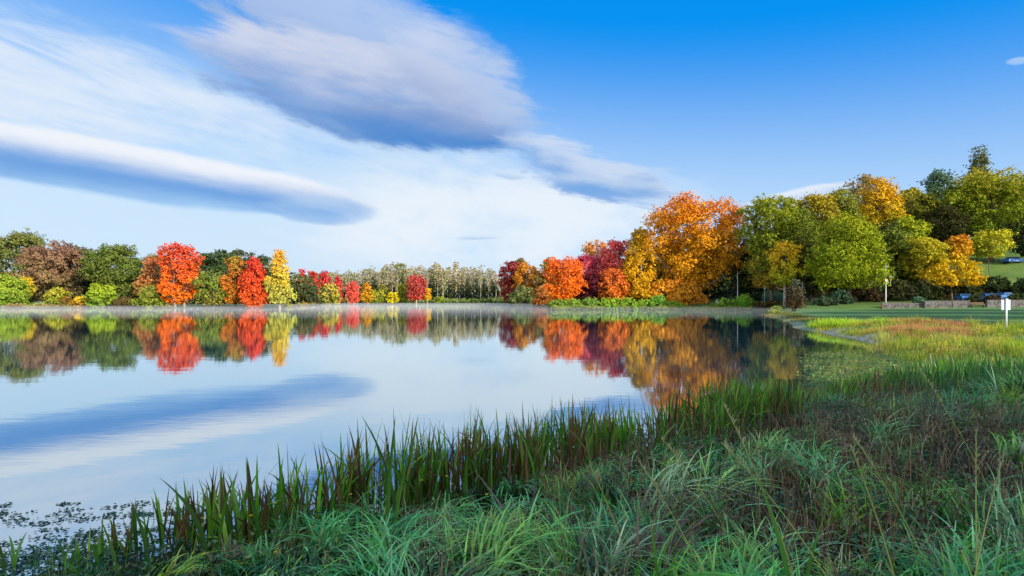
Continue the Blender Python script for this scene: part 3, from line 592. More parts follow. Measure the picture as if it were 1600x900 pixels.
for (px, Y, w, top, bot, pal, lab) in ((1200, 119, 60, 472, 487, P1((.06, .05, .02), (.12, .08, .03)), 'low brown undergrowth on the dark bank below the signpost'),
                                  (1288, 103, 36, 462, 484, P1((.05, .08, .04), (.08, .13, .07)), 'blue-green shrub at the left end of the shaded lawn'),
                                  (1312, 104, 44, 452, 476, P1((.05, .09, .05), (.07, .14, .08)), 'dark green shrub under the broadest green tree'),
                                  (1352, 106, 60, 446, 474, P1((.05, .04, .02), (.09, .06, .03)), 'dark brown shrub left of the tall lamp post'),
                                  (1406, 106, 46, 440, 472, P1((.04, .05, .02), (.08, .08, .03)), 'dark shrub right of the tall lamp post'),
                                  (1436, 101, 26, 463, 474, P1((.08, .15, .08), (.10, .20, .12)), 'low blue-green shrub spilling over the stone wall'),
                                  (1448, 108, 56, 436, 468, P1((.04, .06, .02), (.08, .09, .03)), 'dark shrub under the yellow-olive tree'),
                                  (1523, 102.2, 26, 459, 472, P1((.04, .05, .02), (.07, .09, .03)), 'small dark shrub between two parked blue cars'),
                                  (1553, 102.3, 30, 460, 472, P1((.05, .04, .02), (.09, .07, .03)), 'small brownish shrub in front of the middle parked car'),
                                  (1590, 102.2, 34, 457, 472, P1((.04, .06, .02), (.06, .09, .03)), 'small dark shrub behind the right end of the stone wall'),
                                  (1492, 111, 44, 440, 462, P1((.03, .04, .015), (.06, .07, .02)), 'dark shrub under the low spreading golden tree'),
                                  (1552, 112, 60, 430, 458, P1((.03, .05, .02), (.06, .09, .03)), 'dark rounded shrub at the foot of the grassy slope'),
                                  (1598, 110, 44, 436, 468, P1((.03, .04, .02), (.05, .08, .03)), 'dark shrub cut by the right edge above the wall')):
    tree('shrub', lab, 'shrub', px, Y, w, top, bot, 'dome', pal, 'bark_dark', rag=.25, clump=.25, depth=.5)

# far pale wood of thin bare-trunked trees: individuals
rng = np.random.default_rng(5)
protos = []
def far_proto(h, crown_w, pal, n, sparse, px=700, Y=300):
    SEED[0] += 1; r = np.random.default_rng(SEED[0])
    t = empty('slender_tree', (0, 0, 0))
    co, f, col, C, cr = crown_data(r, crown_w / 2, crown_w / 2, h * sparse, h, 'round', pal, .62, n, .3, .45)
    mesh_np('crown', co, f, M['leaf'], col=col, parent=t)
    trunk_mb(r, .24, h * .95, 0, C, 12, lean=r.uniform(-.05, .05)).build('trunk', M['bark_far'], t, sm=True)
    return t
PALE = (.38, .33, .17); PG = (.24, .28, .10)
for (h, cw, pal, n, sp) in ((18, 5.5, P1(PG, PALE), 260, .25), (19.5, 4.5, P1(PALE, (.34, .29, .18)), 150, .35), (16, 6.5, P1((.14, .19, .06), (.26, .27, .10)), 620, .15), (20.5, 4, P1(PALE, (.36, .31, .2)), 150, .5), (17.5, 5, P1((.34, .26, .09), PALE), 220, .3)):
    protos.append(far_proto(h, cw, pal, n, sp))
def top_row(px):   # skyline of the far wood in the photograph
    return np.interp(px, [425, 480, 560, 590, 620, 640, 700, 760, 775, 800], [428, 424, 422, 414, 408, 414, 408, 415, 424, 428])
used = set(); spots = []
for r_ in range(4):
    for px in np.arange(428, 802, 11.5 if r_ < 3 else 9): spots.append((px + rng.uniform(-5, 5), 284 + r_ * 9 + rng.uniform(-4, 4) + (8 if 560 < px < 780 else 0)))
for (px, Y) in spots:
    j = int(rng.integers(0, 5)) if Y > 300 or px < 640 else int(rng.choice([0, 1, 3, 4, 1, 3]))
    src = protos[j]; k = Y / F
    if j in used:
        t = src.copy(); link(t)
        for ch in list(src.children): c = ch.copy(); link(c); c.parent = t
    else: t = src; used.add(j)
    X = (px - HX) * k; z = gz(X, Y); h0 = [18, 19.5, 16, 20.5, 17.5][j]
    want = EYE + (HY - top_row(px)) * k - z
    s_ = want / h0 * rng.uniform(0.78, 1.03)
    t.location = (X, Y, z); t.scale = (s_, s_, s_); t.rotation_euler = (0, 0, rng.uniform(0, 6.28))
    tag(t, 'slender pale-trunked tree in the far wood behind the lake', 'tree', 'slender trees of the far wood')
# low undergrowth in front of that wood, and shade wood behind everything
def mass(name, label, cat, spans, n, size, pal, sd, kind='stuff'):
    r = np.random.default_rng(sd); C = []; N_ = []; K = []
    for (x0, y0, x1, y1, dep, z0, h0, h1, share) in spans:
        m_ = int(n * share); t = r.uniform(0, 1, m_); x = x0 + (x1 - x0) * t + r.normal(0, dep * .3, m_); y = y0 + (y1 - y0) * t + r.uniform(-dep, dep, m_)
        hh = (h0 + (h1 - h0) * t) * (0.72 + 0.16 * np.sin(x * .55 + y) + 0.14 * np.sin(x * 1.33 + 2) + .1 * np.sin(x * 2.9))
        u = r.uniform(0, 1, m_) ** .75; z = ground(x, y) + z0 + hh * u
        C.append(np.stack([x, y, z], 1)); K.append(u)
    C = np.concatenate(C); K = np.concatenate(K); N_ = r.normal(size=(len(C), 3)) + np.array([0.4, -0.9, 0.5])
    co, f = leaf_quads(r, C, N_, size); ts = [p[0] for p in pal]; cols = np.array([p[1] for p in pal])
    kk = np.clip(K + 0.3 * np.sin(C[:, 0] * .8) + r.normal(0, .15, len(K)), 0, 1)
    col = np.stack([np.interp(kk, ts, cols[:, i]) for i in range(3)], 1) * r.uniform(.7, 1.3, (len(C), 1)); NL[0] += len(C)
    return tag(mesh_np(name, co, f, M['leaf'], col=np.repeat(col, 4, 0)), label, cat, kind=kind)
mass('undergrowth', 'strip of green undergrowth at the foot of the far wood', 'undergrowth', [(-95, 284, -55, 292, 4, 0, 4, 3, .35), (-60, 292, -8, 284, 4, 0, 2.6, 2.6, .45), (-12, 284, 6, 262, 4, 0, 3, 4, .2)], 9000, .6, P1((.10, .16, .04), (.20, .26, .07)), 3)
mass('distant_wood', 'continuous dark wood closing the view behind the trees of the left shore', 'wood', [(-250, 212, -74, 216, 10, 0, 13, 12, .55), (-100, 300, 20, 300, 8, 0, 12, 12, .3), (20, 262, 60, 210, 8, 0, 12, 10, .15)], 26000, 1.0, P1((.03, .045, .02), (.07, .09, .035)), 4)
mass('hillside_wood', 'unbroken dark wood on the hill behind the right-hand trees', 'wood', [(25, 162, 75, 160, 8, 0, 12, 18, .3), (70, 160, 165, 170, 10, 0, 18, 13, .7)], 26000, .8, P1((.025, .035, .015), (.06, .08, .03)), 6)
mass('shore_plants', 'mixed low brown and yellow plants along the left water margin', 'plants', [(-131, 148.6, -112, 153.6, 1, 0, 1.2, 1.2, .3), (-112, 153.6, -98, 156.5, 1, 0, 1.1, 1.1, .2), (-98, 156.5, -90, 151.5, 1, 0, 1.1, .8, .1), (-60, 153, -66, 172, 1, 0, .7, .9, .1), (-70, 190, -77, 226, 1.2, 0, 1, 1, .1), (-88, 250, -85, 276, 1.2, 0, 1.4, 1.4, .1), (-86, 249, -88, 262, 2, 0, .9, .9, .1)], 9000, .3, P1((.10, .10, .03), (.30, .20, .07), (.22, .26, .06)), 8)
mass('shore_plants', 'green and straw plants fringing the right-hand shore below the orange trees', 'plants', [(8.8, 125.2, 30, 127.2, .9, 0, 1.0, 1.1, .45), (30, 127, 50, 121, .9, 0, 1.0, 1.0, .3), (51.8, 114, 47, 102, .9, 0, 1.0, .9, .15), (42.5, 94, 38, 82, .7, 0, .5, .4, .1)], 9000, .2, P1((.12, .20, .03), (.26, .30, .06)), 9)

i = 0
for (x0, y0, x1, y1, h0, h1, lab) in ((57, 107, 69, 109, 3.0, 3.6, 'dark hedge under the broadest green tree, left of the tall lamp post'), (70, 108, 84, 111, 4.2, 3.4, 'dark hedge right of the tall lamp post behind the stone wall'), (84, 112, 108, 114, 3.4, 3.2, 'dark hedge behind the parked blue cars, below the grassy slope')):
    SEED[0] += 1; rr = np.random.default_rng(SEED[0]); n = 9000; t_ = rr.uniform(0, 1, n); u = rr.uniform(0, 1, n); x = x0 + (x1 - x0) * t_; y = y0 + (y1 - y0) * t_ + rr.uniform(-1.3, 1.3, n)
    hh = (h0 + (h1 - h0) * t_) * (.78 + .13 * np.sin(x * 1.3 + i) + .10 * np.sin(x * 2.9) + .08 * np.sin(y * 5 + x * 4)); C = np.stack([x, y, ground(x, y) + hh * u ** .7], 1)
    co, f = leaf_quads(rr, C, rr.normal(size=(n, 3)) + np.array([.3, -.8, .6]), .26); cl_ = cols(rr, n, [(.05, .07, .02), (.09, .12, .03), (.10, .07, .03)], .3); NL[0] += n
    xm, ym = (x0 + x1) / 2, (y0 + y1) / 2; zm = gz(xm, ym); t = empty('hedge', (xm, ym, zm)); tag(t, lab, 'hedge')
    mesh_np('foliage', co - np.array([xm, ym, zm]), f, M['leaf'], col=np.repeat(cl_, 4, 0), parent=t); w_ = MB()
    for q_ in np.linspace(0.03, .97, 14): xx, yy = x0 + (x1 - x0) * q_, y0 + (y1 - y0) * q_; zz = gz(xx, yy) - zm; w_.tube([(xx - xm, yy - ym, zz - .2), (xx - xm + .2, yy - ym, zz + 1.8)], [.07, .03], 5)
    w_.build('stems', M['bark_dark'], t); i += 1

# ------------------------------------------------------------------ trees behind and right of the viewpoint: they throw the shade over the near bank and the lawn
for (x, y, h, r, lab) in ((17, -11, 15, 6.5, 'broad dark tree standing nearest behind the viewpoint, shading the near bank'), (26, -16, 17, 7, 'tall dark tree second in the row behind the viewpoint'),
                          (29, -9.5, 14, 5.0, 'dark tree on the right end of the row behind the viewpoint'), (8, -20, 17, 7, 'dark tree at the left end of the row behind the viewpoint'),
                          (60, 19, 20, 6.5, 'round dark tree right of the lawn, nearest of the group beside it'), (71, 31, 21, 6.5, 'wide dark tree right of the lawn, second of the group beside it'),
                          (84, 44, 21, 7.5, 'wide dark tree right of the lawn, third of the group beside it'), (97, 58, 20, 7, 'dark tree right of the lawn, farthest of the group beside it')):
    SEED[0] += 1; rr = np.random.default_rng(SEED[0]); t = empty('dark_tree', (x, y, gz(x, y))); tag(t, lab, 'tree', 'trees beside the viewpoint and the lawn')
    co, f, col, C, cr = crown_data(rr, r, r, 1.0, h, 'column', P1(DRK, GRN), .6, 14000, .3, .1, 1.6)
    mesh_np('crown', co, f, M['leaf'], col=col, parent=t); trunk_mb(rr, .3, h * .85, 0, C, 8).build('trunk', M['bark'], t, sm=True)

# ================================================================== NEAR BANK: blades
def blades(rng, B, h, w, az_, arch, cb, ct, seg=5, tipstart=0.35, twist=0.6, face=None, droop=1.0):
    """curved tapering leaf blades; all arguments per blade"""
    n = len(B); s = np.linspace(0, 1, seg + 1)[None, :]
    h = h[:, None]; a = arch[:, None]; d = np.stack([np.cos(az_), np.sin(az_)], 1)
    hor = h * a * s ** 2 * 0.9 + 0.05 * h * s * np.sign(a + 1e-6); ver = h * (s - droop * np.clip(np.abs(a), 0, 1.2) * 0.52 * s ** 3)
    P = np.zeros((n, seg + 1, 3)); P[..., 0] = B[:, None, 0] + hor * d[:, None, 0]; P[..., 1] = B[:, None, 1] + hor * d[:, None, 1]; P[..., 2] = B[:, None, 2] + ver
    fa = (az_ + pi / 2 + rng.uniform(-twist, twist, n)) if face is None else face
    tw = fa[:, None] + rng.uniform(-.7, .7, (n, 1)) * s
    wd = w[:, None] * np.clip((1 - s) / tipstart, 0, 1) ** 0.8 * (0.75 + 0.25 * np.clip(s * 4, 0, 1)) * 0.5 + 0.0004
    V = np.stack([np.cos(tw) * wd, np.sin(tw) * wd, np.zeros_like(wd) + wd * 0.15], -1)
    co = np.stack([P - V, P + V], 2).reshape(n, -1, 3)
    i0 = np.arange(seg) * 2; f = np.stack([i0, i0 + 1, i0 + 3, i0 + 2], 1)
    F_ = (np.arange(n)[:, None, None] * (2 * (seg + 1)) + f[None]).reshape(-1, 4)
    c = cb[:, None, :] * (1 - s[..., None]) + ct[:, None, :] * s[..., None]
    return co.reshape(-1, 3), F_, np.repeat(c, 2, 1).reshape(-1, 3)
class BL:
    def __init__(s): s.c, s.f, s.k, s.n = [], [], [], 0
    def add(s, r): s.c.append(r[0]); s.f.append(r[1] + s.n); s.k.append(r[2]); s.n += len(r[0])
    def build(s, name, mat, parent=None): return mesh_np(name, np.concatenate(s.c), np.concatenate(s.f), mat, col=np.clip(np.concatenate(s.k), 0, .95), parent=parent)

# near shoreline as a curve from the left frame edge to the head of the inlet
SH = np.array([(-4.6, 4.3), (-3.9, 4.6), (-3.1, 5.0), (-2.2, 5.55), (-1.4, 6.05), (-0.4, 6.75), (0.9, 7.7), (2.5, 8.9), (4.8, 10.9), (7.5, 13.0), (10.5, 15.0), (13.0, 17.5)])
sl_ = np.concatenate([[0], np.cumsum(np.hypot(*(SH[1:] - SH[:-1]).T))])
def shore(t):
    x = np.interp(t, sl_, SH[:, 0]); y = np.interp(t, sl_, SH[:, 1]); e = .2
    tx = np.interp(t + e, sl_, SH[:, 0]) - np.interp(t - e, sl_, SH[:, 0]); ty = np.interp(t + e, sl_, SH[:, 1]) - np.interp(t - e, sl_, SH[:, 1]); l = np.hypot(tx, ty) + 1e-9
    return x, y, ty / l, -tx / l      # inland normal (towards the viewpoint side)
TIPX = [120, 200, 250, 330, 400, 480, 560, 620, 700, 800, 870, 950, 1000, 1080, 1150, 1250, 1350, 1430, 1500, 1600]
TIPY = [825, 790, 755, 725, 708, 678, 650, 648, 642, 636, 632, 626, 606, 590, 586, 590, 580, 562, 548, 540]
rng = np.random.default_rng(77)
rb = BL()
GREEN_R = [(.09, .27, .02), (.13, .34, .02), (.06, .19, .025), (.22, .40, .03), (.09, .25, .03)]
BROWN_R = [(.13, .06, .025), (.20, .10, .035), (.08, .04, .02), (.22, .17, .06)]
def reeds(n, off0, off1, wmin, wmax, hk=(0.62, 1.02), pbrown=0.2, t0=0.6, t1=None, clus=55):
    t1 = t1 or sl_[-1]
    tc_ = rng.uniform(0, 1, clus) ** 0.80 * (t1 - t0) + t0; ck = rng.uniform(.68, 1.12, clus); oc = rng.uniform(off0, off1, clus)
    j = rng.integers(0, clus, n); t = tc_[j] + rng.normal(0, .13, n); o = oc[j] + rng.normal(0, .09, n)
    x, y, nx_, ny_ = shore(t); x = x + nx_ * o; y = y + ny_ * o
    z = np.maximum(ground(x, y), -0.15)
    px = HX + x / y * F; tip = EYE - (np.interp(px, TIPX, TIPY) - HY) / F * y
    h = np.clip((tip - z) * rng.uniform(hk[0], hk[1], n) * ck[j], .2, 1.7)
    keep_ = rng.uniform(0, 1, n) < np.interp(px, [120, 330, 480], [.25, .6, 1.0]); x, y, z, h, j = x[keep_], y[keep_], z[keep_], h[keep_], j[keep_]; n = len(x)
    br = rng.uniform(0, 1, n) < pbrown * (0.3 + 1.4 * (rng.uniform(0, 1, clus) > .55)[j]); tipbr = rng.uniform(0, 1, n) < .25
    cb = np.where(br[:, None], cols(rng, n, BROWN_R), cols(rng, n, GREEN_R)); ct = np.where((br | tipbr)[:, None], cols(rng, n, BROWN_R) * 1.1, cb * 1.25)
    ar = np.abs(rng.normal(0.08, .24, n)); big = rng.uniform(0, 1, n) < .10; ar[big] += rng.uniform(.3, .9, big.sum())
    rb.add(blades(rng, np.stack([x, y, z], 1), h, rng.uniform(wmin, wmax, n), rng.uniform(0, 2 * pi, n), ar, cb, ct, 7, .5, 1.2))
reeds(2500, -0.15, 0.85, .018, .034, (.68, 1.06), pbrown=.25, t1=11.5, clus=120)
reeds(1300, -0.1, 0.9, .018, .034, (.68, 1.06), pbrown=.12, t0=8.0, clus=66)
reeds(650, -0.2, 0.6, .010, .018, (.3, .85), .65, t0=2.2, t1=12, clus=60)
# reeds around the head of the inlet and on to the right edge
n = 2600; x = rng.uniform(8.5, 19, n); y = 13.2 + (x - 8.5) * .12 + rng.uniform(-1.9, 1.6, n); cl = np.sin(x * 3.1) * np.sin(y * 4.3 + x) > -.35
x, y = x[cl], y[cl]; n = len(x); z = ground(x, y); px = HX + x / y * F; k_ = (px > 1370) & (sdist(x, y) > -.3); x, y, z = x[k_], y[k_], z[k_]; n = len(x)
cb = cols(rng, n, [(.06, .17, .025), (.09, .22, .03), (.04, .12, .03)]); h = rng.uniform(.4, .78, n)
rb.add(blades(rng, np.stack([x, y, z], 1), h, rng.uniform(.018, .03, n), rng.uniform(0, 2 * pi, n), np.abs(rng.normal(.1, .2, n)), cb, cb * 1.5, 5, .5, 1.2))
tag(rb.build('reed_bed', M['reed']), 'bed of upright green and brown reeds along the near water edge', 'reeds', kind='stuff')

# grass and herbs on the near bank
gb = BL()
TEAL = [(.08, .34, .07), (.12, .44, .08), (.09, .26, .02), (.28, .48, .03), (.24, .54, .18), (.03, .12, .02), (.03, .09, .02), (.06, .26, .07), (.14, .10, .04)]
def bankpts(n, ymin=1.5, ymax=17, inner=0.15, pow_=1.6):
    out = []; 
    while sum(len(o) for o in out) < n:
        y = ymin + (ymax - ymin) * rng.uniform(0, 1, n * 2) ** pow_; x = rng.uniform(-1, 1.02, n * 2) * y * .95
        d = sdist(x, y); k_ = d > inner; out.append(np.stack([x, y], 1)[k_])
    p = np.concatenate(out)[:n]; return p[:, 0], p[:, 1]
def clump_noise(x, y, f=1.0, ph=0.0): return np.sin(x * 2.3 * f + ph) * np.sin(y * 2.9 * f + ph * 2) + .6 * np.sin(x * 5.1 * f - y * 3.7 * f + ph)
def grass(n, hmin, hmax, wmin, wmax, pal, arch, inner=.35, seg=5, ymin=1.5, ymax=14, pow_=1.3, tufts=700, spread=.07, keep=None, tipc=1.7, hfun=None):
    tx, ty = bankpts(tufts, ymin, ymax, inner, pow_)
    if keep is not None: k_ = keep(tx, ty); tx, ty = tx[k_], ty[k_]
    m_ = len(tx); j = rng.integers(0, m_, n); s = spread * (1 + ty[j] * .03); x = tx[j] + rng.normal(0, 1, n) * s; y = ty[j] + rng.normal(0, 1, n) * s; y = np.maximum(y, 1.2)
    z = ground(x, y); th = (rng.uniform(hmin, hmax, m_) * (1 + .32 * np.sin(tx * 1.9 + 1) * np.sin(ty * 2.3)))[j] * rng.uniform(.55, 1.12, n)
    if hfun is not None: th = th * hfun(x, y)
    tc2 = cols(rng, m_, pal, .2)[j]; c = tc2 * rng.uniform(.7, 1.3, (n, 1))
    az0 = rng.uniform(0, 2 * pi, m_)[j] + rng.normal(0, .9, n)
    gb.add(blades(rng, np.stack([x, y, z], 1), th, rng.uniform(wmin, wmax, n), az0, np.abs(rng.normal(arch, .3, n)), c * .15, c * tipc * 1.15, seg, .8, .8))  # dark roots and bright tips put the shade between blades into their colour
notright = lambda x, y: (x > -2.5) & ~((x / y > 0.30) & (y > 4.0) & (y < 9.0) & (clump_noise(x, y, .7) > -.5))
def low(x, y):   # herbs stay low towards the water so that the reeds stand clear
    return np.clip(.30 + .30 * sdist(x, y), .3, 1.0)
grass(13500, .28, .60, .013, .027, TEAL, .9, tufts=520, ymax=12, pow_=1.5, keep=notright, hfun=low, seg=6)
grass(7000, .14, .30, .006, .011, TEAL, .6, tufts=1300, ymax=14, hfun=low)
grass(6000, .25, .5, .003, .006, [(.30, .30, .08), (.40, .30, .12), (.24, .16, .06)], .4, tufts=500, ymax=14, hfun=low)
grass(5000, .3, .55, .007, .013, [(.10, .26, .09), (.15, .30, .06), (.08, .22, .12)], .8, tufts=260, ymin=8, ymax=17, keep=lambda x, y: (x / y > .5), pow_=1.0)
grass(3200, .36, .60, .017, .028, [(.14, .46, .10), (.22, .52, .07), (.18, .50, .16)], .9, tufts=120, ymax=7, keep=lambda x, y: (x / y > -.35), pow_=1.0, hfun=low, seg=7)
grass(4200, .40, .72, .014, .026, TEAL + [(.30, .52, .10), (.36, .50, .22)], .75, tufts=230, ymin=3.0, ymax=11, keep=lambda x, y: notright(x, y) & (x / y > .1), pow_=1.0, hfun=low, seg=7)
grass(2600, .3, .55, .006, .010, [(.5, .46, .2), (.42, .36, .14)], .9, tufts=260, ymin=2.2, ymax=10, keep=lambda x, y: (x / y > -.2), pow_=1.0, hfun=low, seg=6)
tag(gb.build('bank_grass', M['blade']), 'thick dewy arching grass covering the near bank', 'grass', kind='stuff')

# broad-leaved herbs, dead stalks with seed heads
def herbs(n, pal, hmin, hmax, size, keep=None, ymax=13, inner=.0, tall=1.0, pow_=1.4, tufts=400, spread=.16):
    tx, ty = bankpts(tufts, 1.6, ymax, inner, pow_)
    if keep is not None: k_ = keep(tx, ty); tx, ty = tx[k_], ty[k_]
    m_ = len(tx); j = rng.integers(0, m_, n); x = tx[j] + rng.normal(0, spread, n); y = np.maximum(1.3, ty[j] + rng.normal(0, spread, n))
    z = np.maximum(ground(x, y), 0) + rng.uniform(0, 1, n) ** .6 * rng.uniform(hmin, hmax, m_)[j]
    c = cols(rng, m_, pal, .25)[j] * rng.uniform(.6, 1.4, (n, 1))
    c = c * .75; co, f = leaf_quads(rng, np.stack([x, y, z], 1), rng.normal(size=(n, 3)) + np.array([0, -.2, .8]), size, 2.0)
    return co, f, np.repeat(c, 4, 0)
hb = BL()
hb.add(herbs(15000, [(.06, .20, .04), (.08, .26, .06), (.03, .10, .02), (.16, .36, .12)], .05, .30, .022))
hb.add(herbs(9000, [(.07, .20, .05), (.10, .26, .08), (.16, .32, .05)], .03, .24, .022, keep=lambda x, y: x / y < -.2, inner=-.25, ymax=6.5, pow_=1))
tag(hb.build('herb_cover', M['blade']), 'low tangle of small blue-green leaves between the grass tufts', 'herbs', kind='stuff')
db = BL(); right_mid = lambda x, y: (x / y > .05) & (y > 3.4)
db.add(herbs(16000, [(.13, .055, .035), (.19, .09, .05), (.08, .045, .03), (.26, .16, .10), (.08, .16, .05)], .12, .50, .017, keep=right_mid, ymax=11.5, tufts=360, spread=.14, pow_=1.0))
n = 3600; tx, ty = bankpts(n * 3, 3.2, 12, .2, 1.0); k_ = right_mid(tx, ty); tx, ty = tx[k_][:n], ty[k_][:n]; n = len(tx)
c = cols(rng, n, [(.18, .08, .04), (.30, .17, .08), (.10, .055, .035)])
db.add(blades(rng, np.stack([tx, ty, ground(tx, ty)], 1), rng.uniform(.3, .66, n), rng.uniform(.003, .006, n), rng.uniform(0, 6.28, n), np.abs(rng.normal(.15, .25, n)), c, c * 1.3, 4, .3, 3))
tag(db.build('dead_stalks', M['blade']), 'dark brown withered stalks and seed heads on the right part of the near bank', 'dead plants', kind='stuff')

# ------------------------------------------------------------------ sunlit marsh margin across the inlet
mb_ = BL()
def field(n, x0, x1, y0, y1, hmin, hmax, wmin, wmax, pal, arch=.4, cond=None, tip=1.5, seg=3, tuft=.15, ntu=500):
    tx = rng.uniform(x0, x1, ntu); ty = rng.uniform(y0, y1, ntu); d = sdist(tx, ty); k_ = d > .05
    if cond is not None: k_ &= cond(tx, ty, d)
    tx, ty = tx[k_], ty[k_]; m_ = len(tx); j = rng.integers(0, m_, n); x = tx[j] + rng.normal(0, tuft, n); y = ty[j] + rng.normal(0, tuft, n); z = np.maximum(ground(x, y), -.02)
    h = rng.uniform(hmin, hmax, m_)[j] * rng.uniform(.6, 1.15, n); c = cols(rng, m_, pal, .25)[j] * rng.uniform(.7, 1.3, (n, 1))
    mb_.add(blades(rng, np.stack([x, y, z], 1), h, rng.uniform(wmin, wmax, n), rng.uniform(0, 6.28, n), np.abs(rng.normal(arch, .25, n)), c * .6, c * tip, seg, .8, 1.5))
YG = [(.44, .44, .04), (.32, .40, .03), (.52, .44, .06), (.20, .32, .03), (.50, .36, .08)]
PK = [(.42, .15, .09), (.50, .22, .10), (.34, .16, .08), (.44, .30, .10)]
field(26000, 9, 34, 16.5, 40, .10, .30, .010, .022, YG, ntu=2400, tuft=.25, cond=lambda x, y, d: (y > 19.0) | (x > 14))
field(9000, 13, 34, 19, 42, .25, .5, .010, .018, YG, ntu=260, tuft=.22)
field(7000, 19, 30, 25, 36, .2, .45, .012, .024, PK, ntu=300, tuft=.35, cond=lambda x, y, d: (x / y > .66) & (x / y < .78) & (y > 28))
field(3000, 20.5, 24, 29.5, 34, .2, .4, .012, .020, PK, ntu=40, tuft=.3)
field(9000, 12, 34, 18.5, 42, .10, .22, .010, .02, [(.12, .17, .03), (.16, .15, .05)], ntu=420, tuft=.4)
field(6000, 12, 32, 19, 36, .45, .75, .010, .018, [(.26, .36, .04), (.42, .38, .08), (.20, .30, .03)], ntu=110, tuft=.25)
field(3000, 21.8, 24.8, 38.5, 42.5, .4, .75, .016, .03, [(.30, .46, .03), (.36, .50, .04)], ntu=60, tuft=.3)
field(4000, 13.0, 19, 19, 29, .10, .28, .010, .02, [(.24, .26, .06), (.34, .30, .10), (.18, .22, .05)], ntu=500, tuft=.2)
field(12000, 16, 46, 36, 64, .04, .10, .012, .03, [(.16, .24, .06), (.20, .28, .07)], ntu=5000, tuft=.3)
field(4000, 24, 44, 54, 98, .10, .35, .03, .05, [(.18, .17, .05), (.26, .22, .08), (.12, .13, .04)], ntu=700, tuft=.5, cond=lambda x, y, d: d < 3)
tag(mb_.build('marsh_grass', M['leaf']), 'sunlit yellow-green and reddish marsh grass along the far side of the inlet', 'grass', kind='stuff')

# floating weed: lower left and in the inlet
def weed(name, label, clus, n, size, pal, sp, zmax=.012):
    j = rng.integers(0, len(clus), n); cx = np.array(clus)[j]; x = cx[:, 0] + rng.normal(0, 1, n) * cx[:, 2]; y = cx[:, 1] + rng.normal(0, 1, n) * cx[:, 3]
    k_ = sdist(x, y) < .05; x, y = x[k_], y[k_]; n = len(x); z = rng.uniform(.004, zmax, n)
    co, f = leaf_quads(rng, np.stack([x, y, z], 1), rng.normal(size=(n, 3)) * .25 + np.array([0, 0, 1.]), size, 1.5)
    return tag(mesh_np(name, co, f, M['blade'], col=np.repeat(cols(rng, n, pal, .3), 4, 0)), label, 'water plants', kind='stuff')
cl = []
for _ in range(95):
    y = rng.uniform(4.7, 6.9); px = rng.uniform(0, 330); yy = HY + EYE / y * F
    if yy < 790 - px * .02 + 60 * (px < 60) * 0: continue
    cl.append(((px - HX) / F * y, y, rng.uniform(.04, .13), rng.uniform(.02, .05)))
for _ in range(60):
    px = rng.uniform(-20, 300); y = rng.uniform(4.5, 5.1); cl.append(((px - HX) / F * y, y, .1, .07))
weed('floating_weed', 'small dark clusters of floating leaves on the water at lower left', cl, 2600, .026, [(.05, .12, .05), (.08, .16, .07), (.06, .08, .05)], .1)
cl = []
for _ in range(260):
    px = rng.uniform(1265, 1440); py = rng.uniform(548, 605); y = EYE * F / (py - HY); cl.append(((px - HX) / F * y, y, .22, .16))
weed('inlet_weed', 'speckled yellow-green water plants covering the shallow head of the inlet', cl, 3600, .06, [(.22, .32, .04), (.14, .24, .04), (.32, .24, .07), (.10, .18, .05)], .2, .05)

# ------------------------------------------------------------------ plants that stand out one by one
def one_blade(name, label, cat, px, Y, tippx, tippy, w, cb, ct, arch, seg=12, base_z=None, group=None, tipstart=.6):
    """a single long leaf from its root to the tip seen in the photograph"""
    X = (px - HX) / F * Y; z = gz(X, Y) if base_z is None else base_z; tx = (tippx - HX) / F * Y; tz = EYE - (tippy - HY) / F * Y
    s = np.linspace(0, 1, seg + 1); hor = (tx - X) * (s ** (1 + arch)); ver = (tz - z) * (s + .25 * arch * s * (1 - s))
    c = np.stack([hor, np.zeros_like(s) + .04 * s, ver], 1); wd = w * .5 * np.clip((1 - s) / tipstart, 0, 1) ** .75 + .0005
    up = np.array([.0, .35, 0]); V = np.stack([wd * .92, wd * .3, wd * 0], 1); mid_ = c + np.array([0, .25, 0]) * wd[:, None]
    co = np.stack([c - V, mid_, c + V], 1).reshape(-1, 3); i0 = np.arange(seg) * 3
    f = np.concatenate([np.stack([i0, i0 + 1, i0 + 4, i0 + 3], 1), np.stack([i0 + 1, i0 + 2, i0 + 5, i0 + 4], 1)])
    k = np.array(cb)[None] * (1 - s[:, None]) + np.array(ct)[None] * s[:, None]
    o = mesh_np(name, co, f, M['reed'], col=np.repeat(k, 3, 0)); o.location = (X, Y, z); return tag(o, label, cat, group)
one_blade('reed_leaf', 'long dark reed leaf bending left over the water at the reeds\' left end', 'reed', 322, 4.5, 243, 748, .040, (.05, .14, .02), (.05, .12, .02), .9)
one_blade('reed_leaf', 'slim reed leaf standing alone above the floating weed at the lower left', 'reed', 232, 4.45, 198, 784, .030, (.07, .18, .02), (.05, .13, .02), .6)
one_blade('reed_leaf', 'short bright leaf leaning left at the lower left corner of the bank', 'reed', 186, 4.2, 151, 815, .028, (.10, .22, .03), (.10, .2, .04), .4)
one_blade('reed_leaf', 'tall bright green reed leaf in front of the bed, highest at its left part', 'reed', 603, 4.3, 616, 652, .032, (.10, .26, .03), (.05, .15, .02), .5)
one_blade('reed_leaf', 'bright green reed leaf leaning right beside the tall bright one', 'reed', 614, 4.2, 645, 694, .028, (.12, .30, .04), (.08, .20, .03), .7)
one_blade('reed_leaf', 'reed leaf bending left from the tall bright pair', 'reed', 622, 4.6, 562, 650, .030, (.04, .12, .02), (.05, .12, .02), .8)
one_blade('withered_leaf', 'grey withered leaf lying across the grass in front of the reeds', 'leaf', 812, 4.9, 742, 738, .028, (.20, .22, .22), (.26, .20, .12), .1)
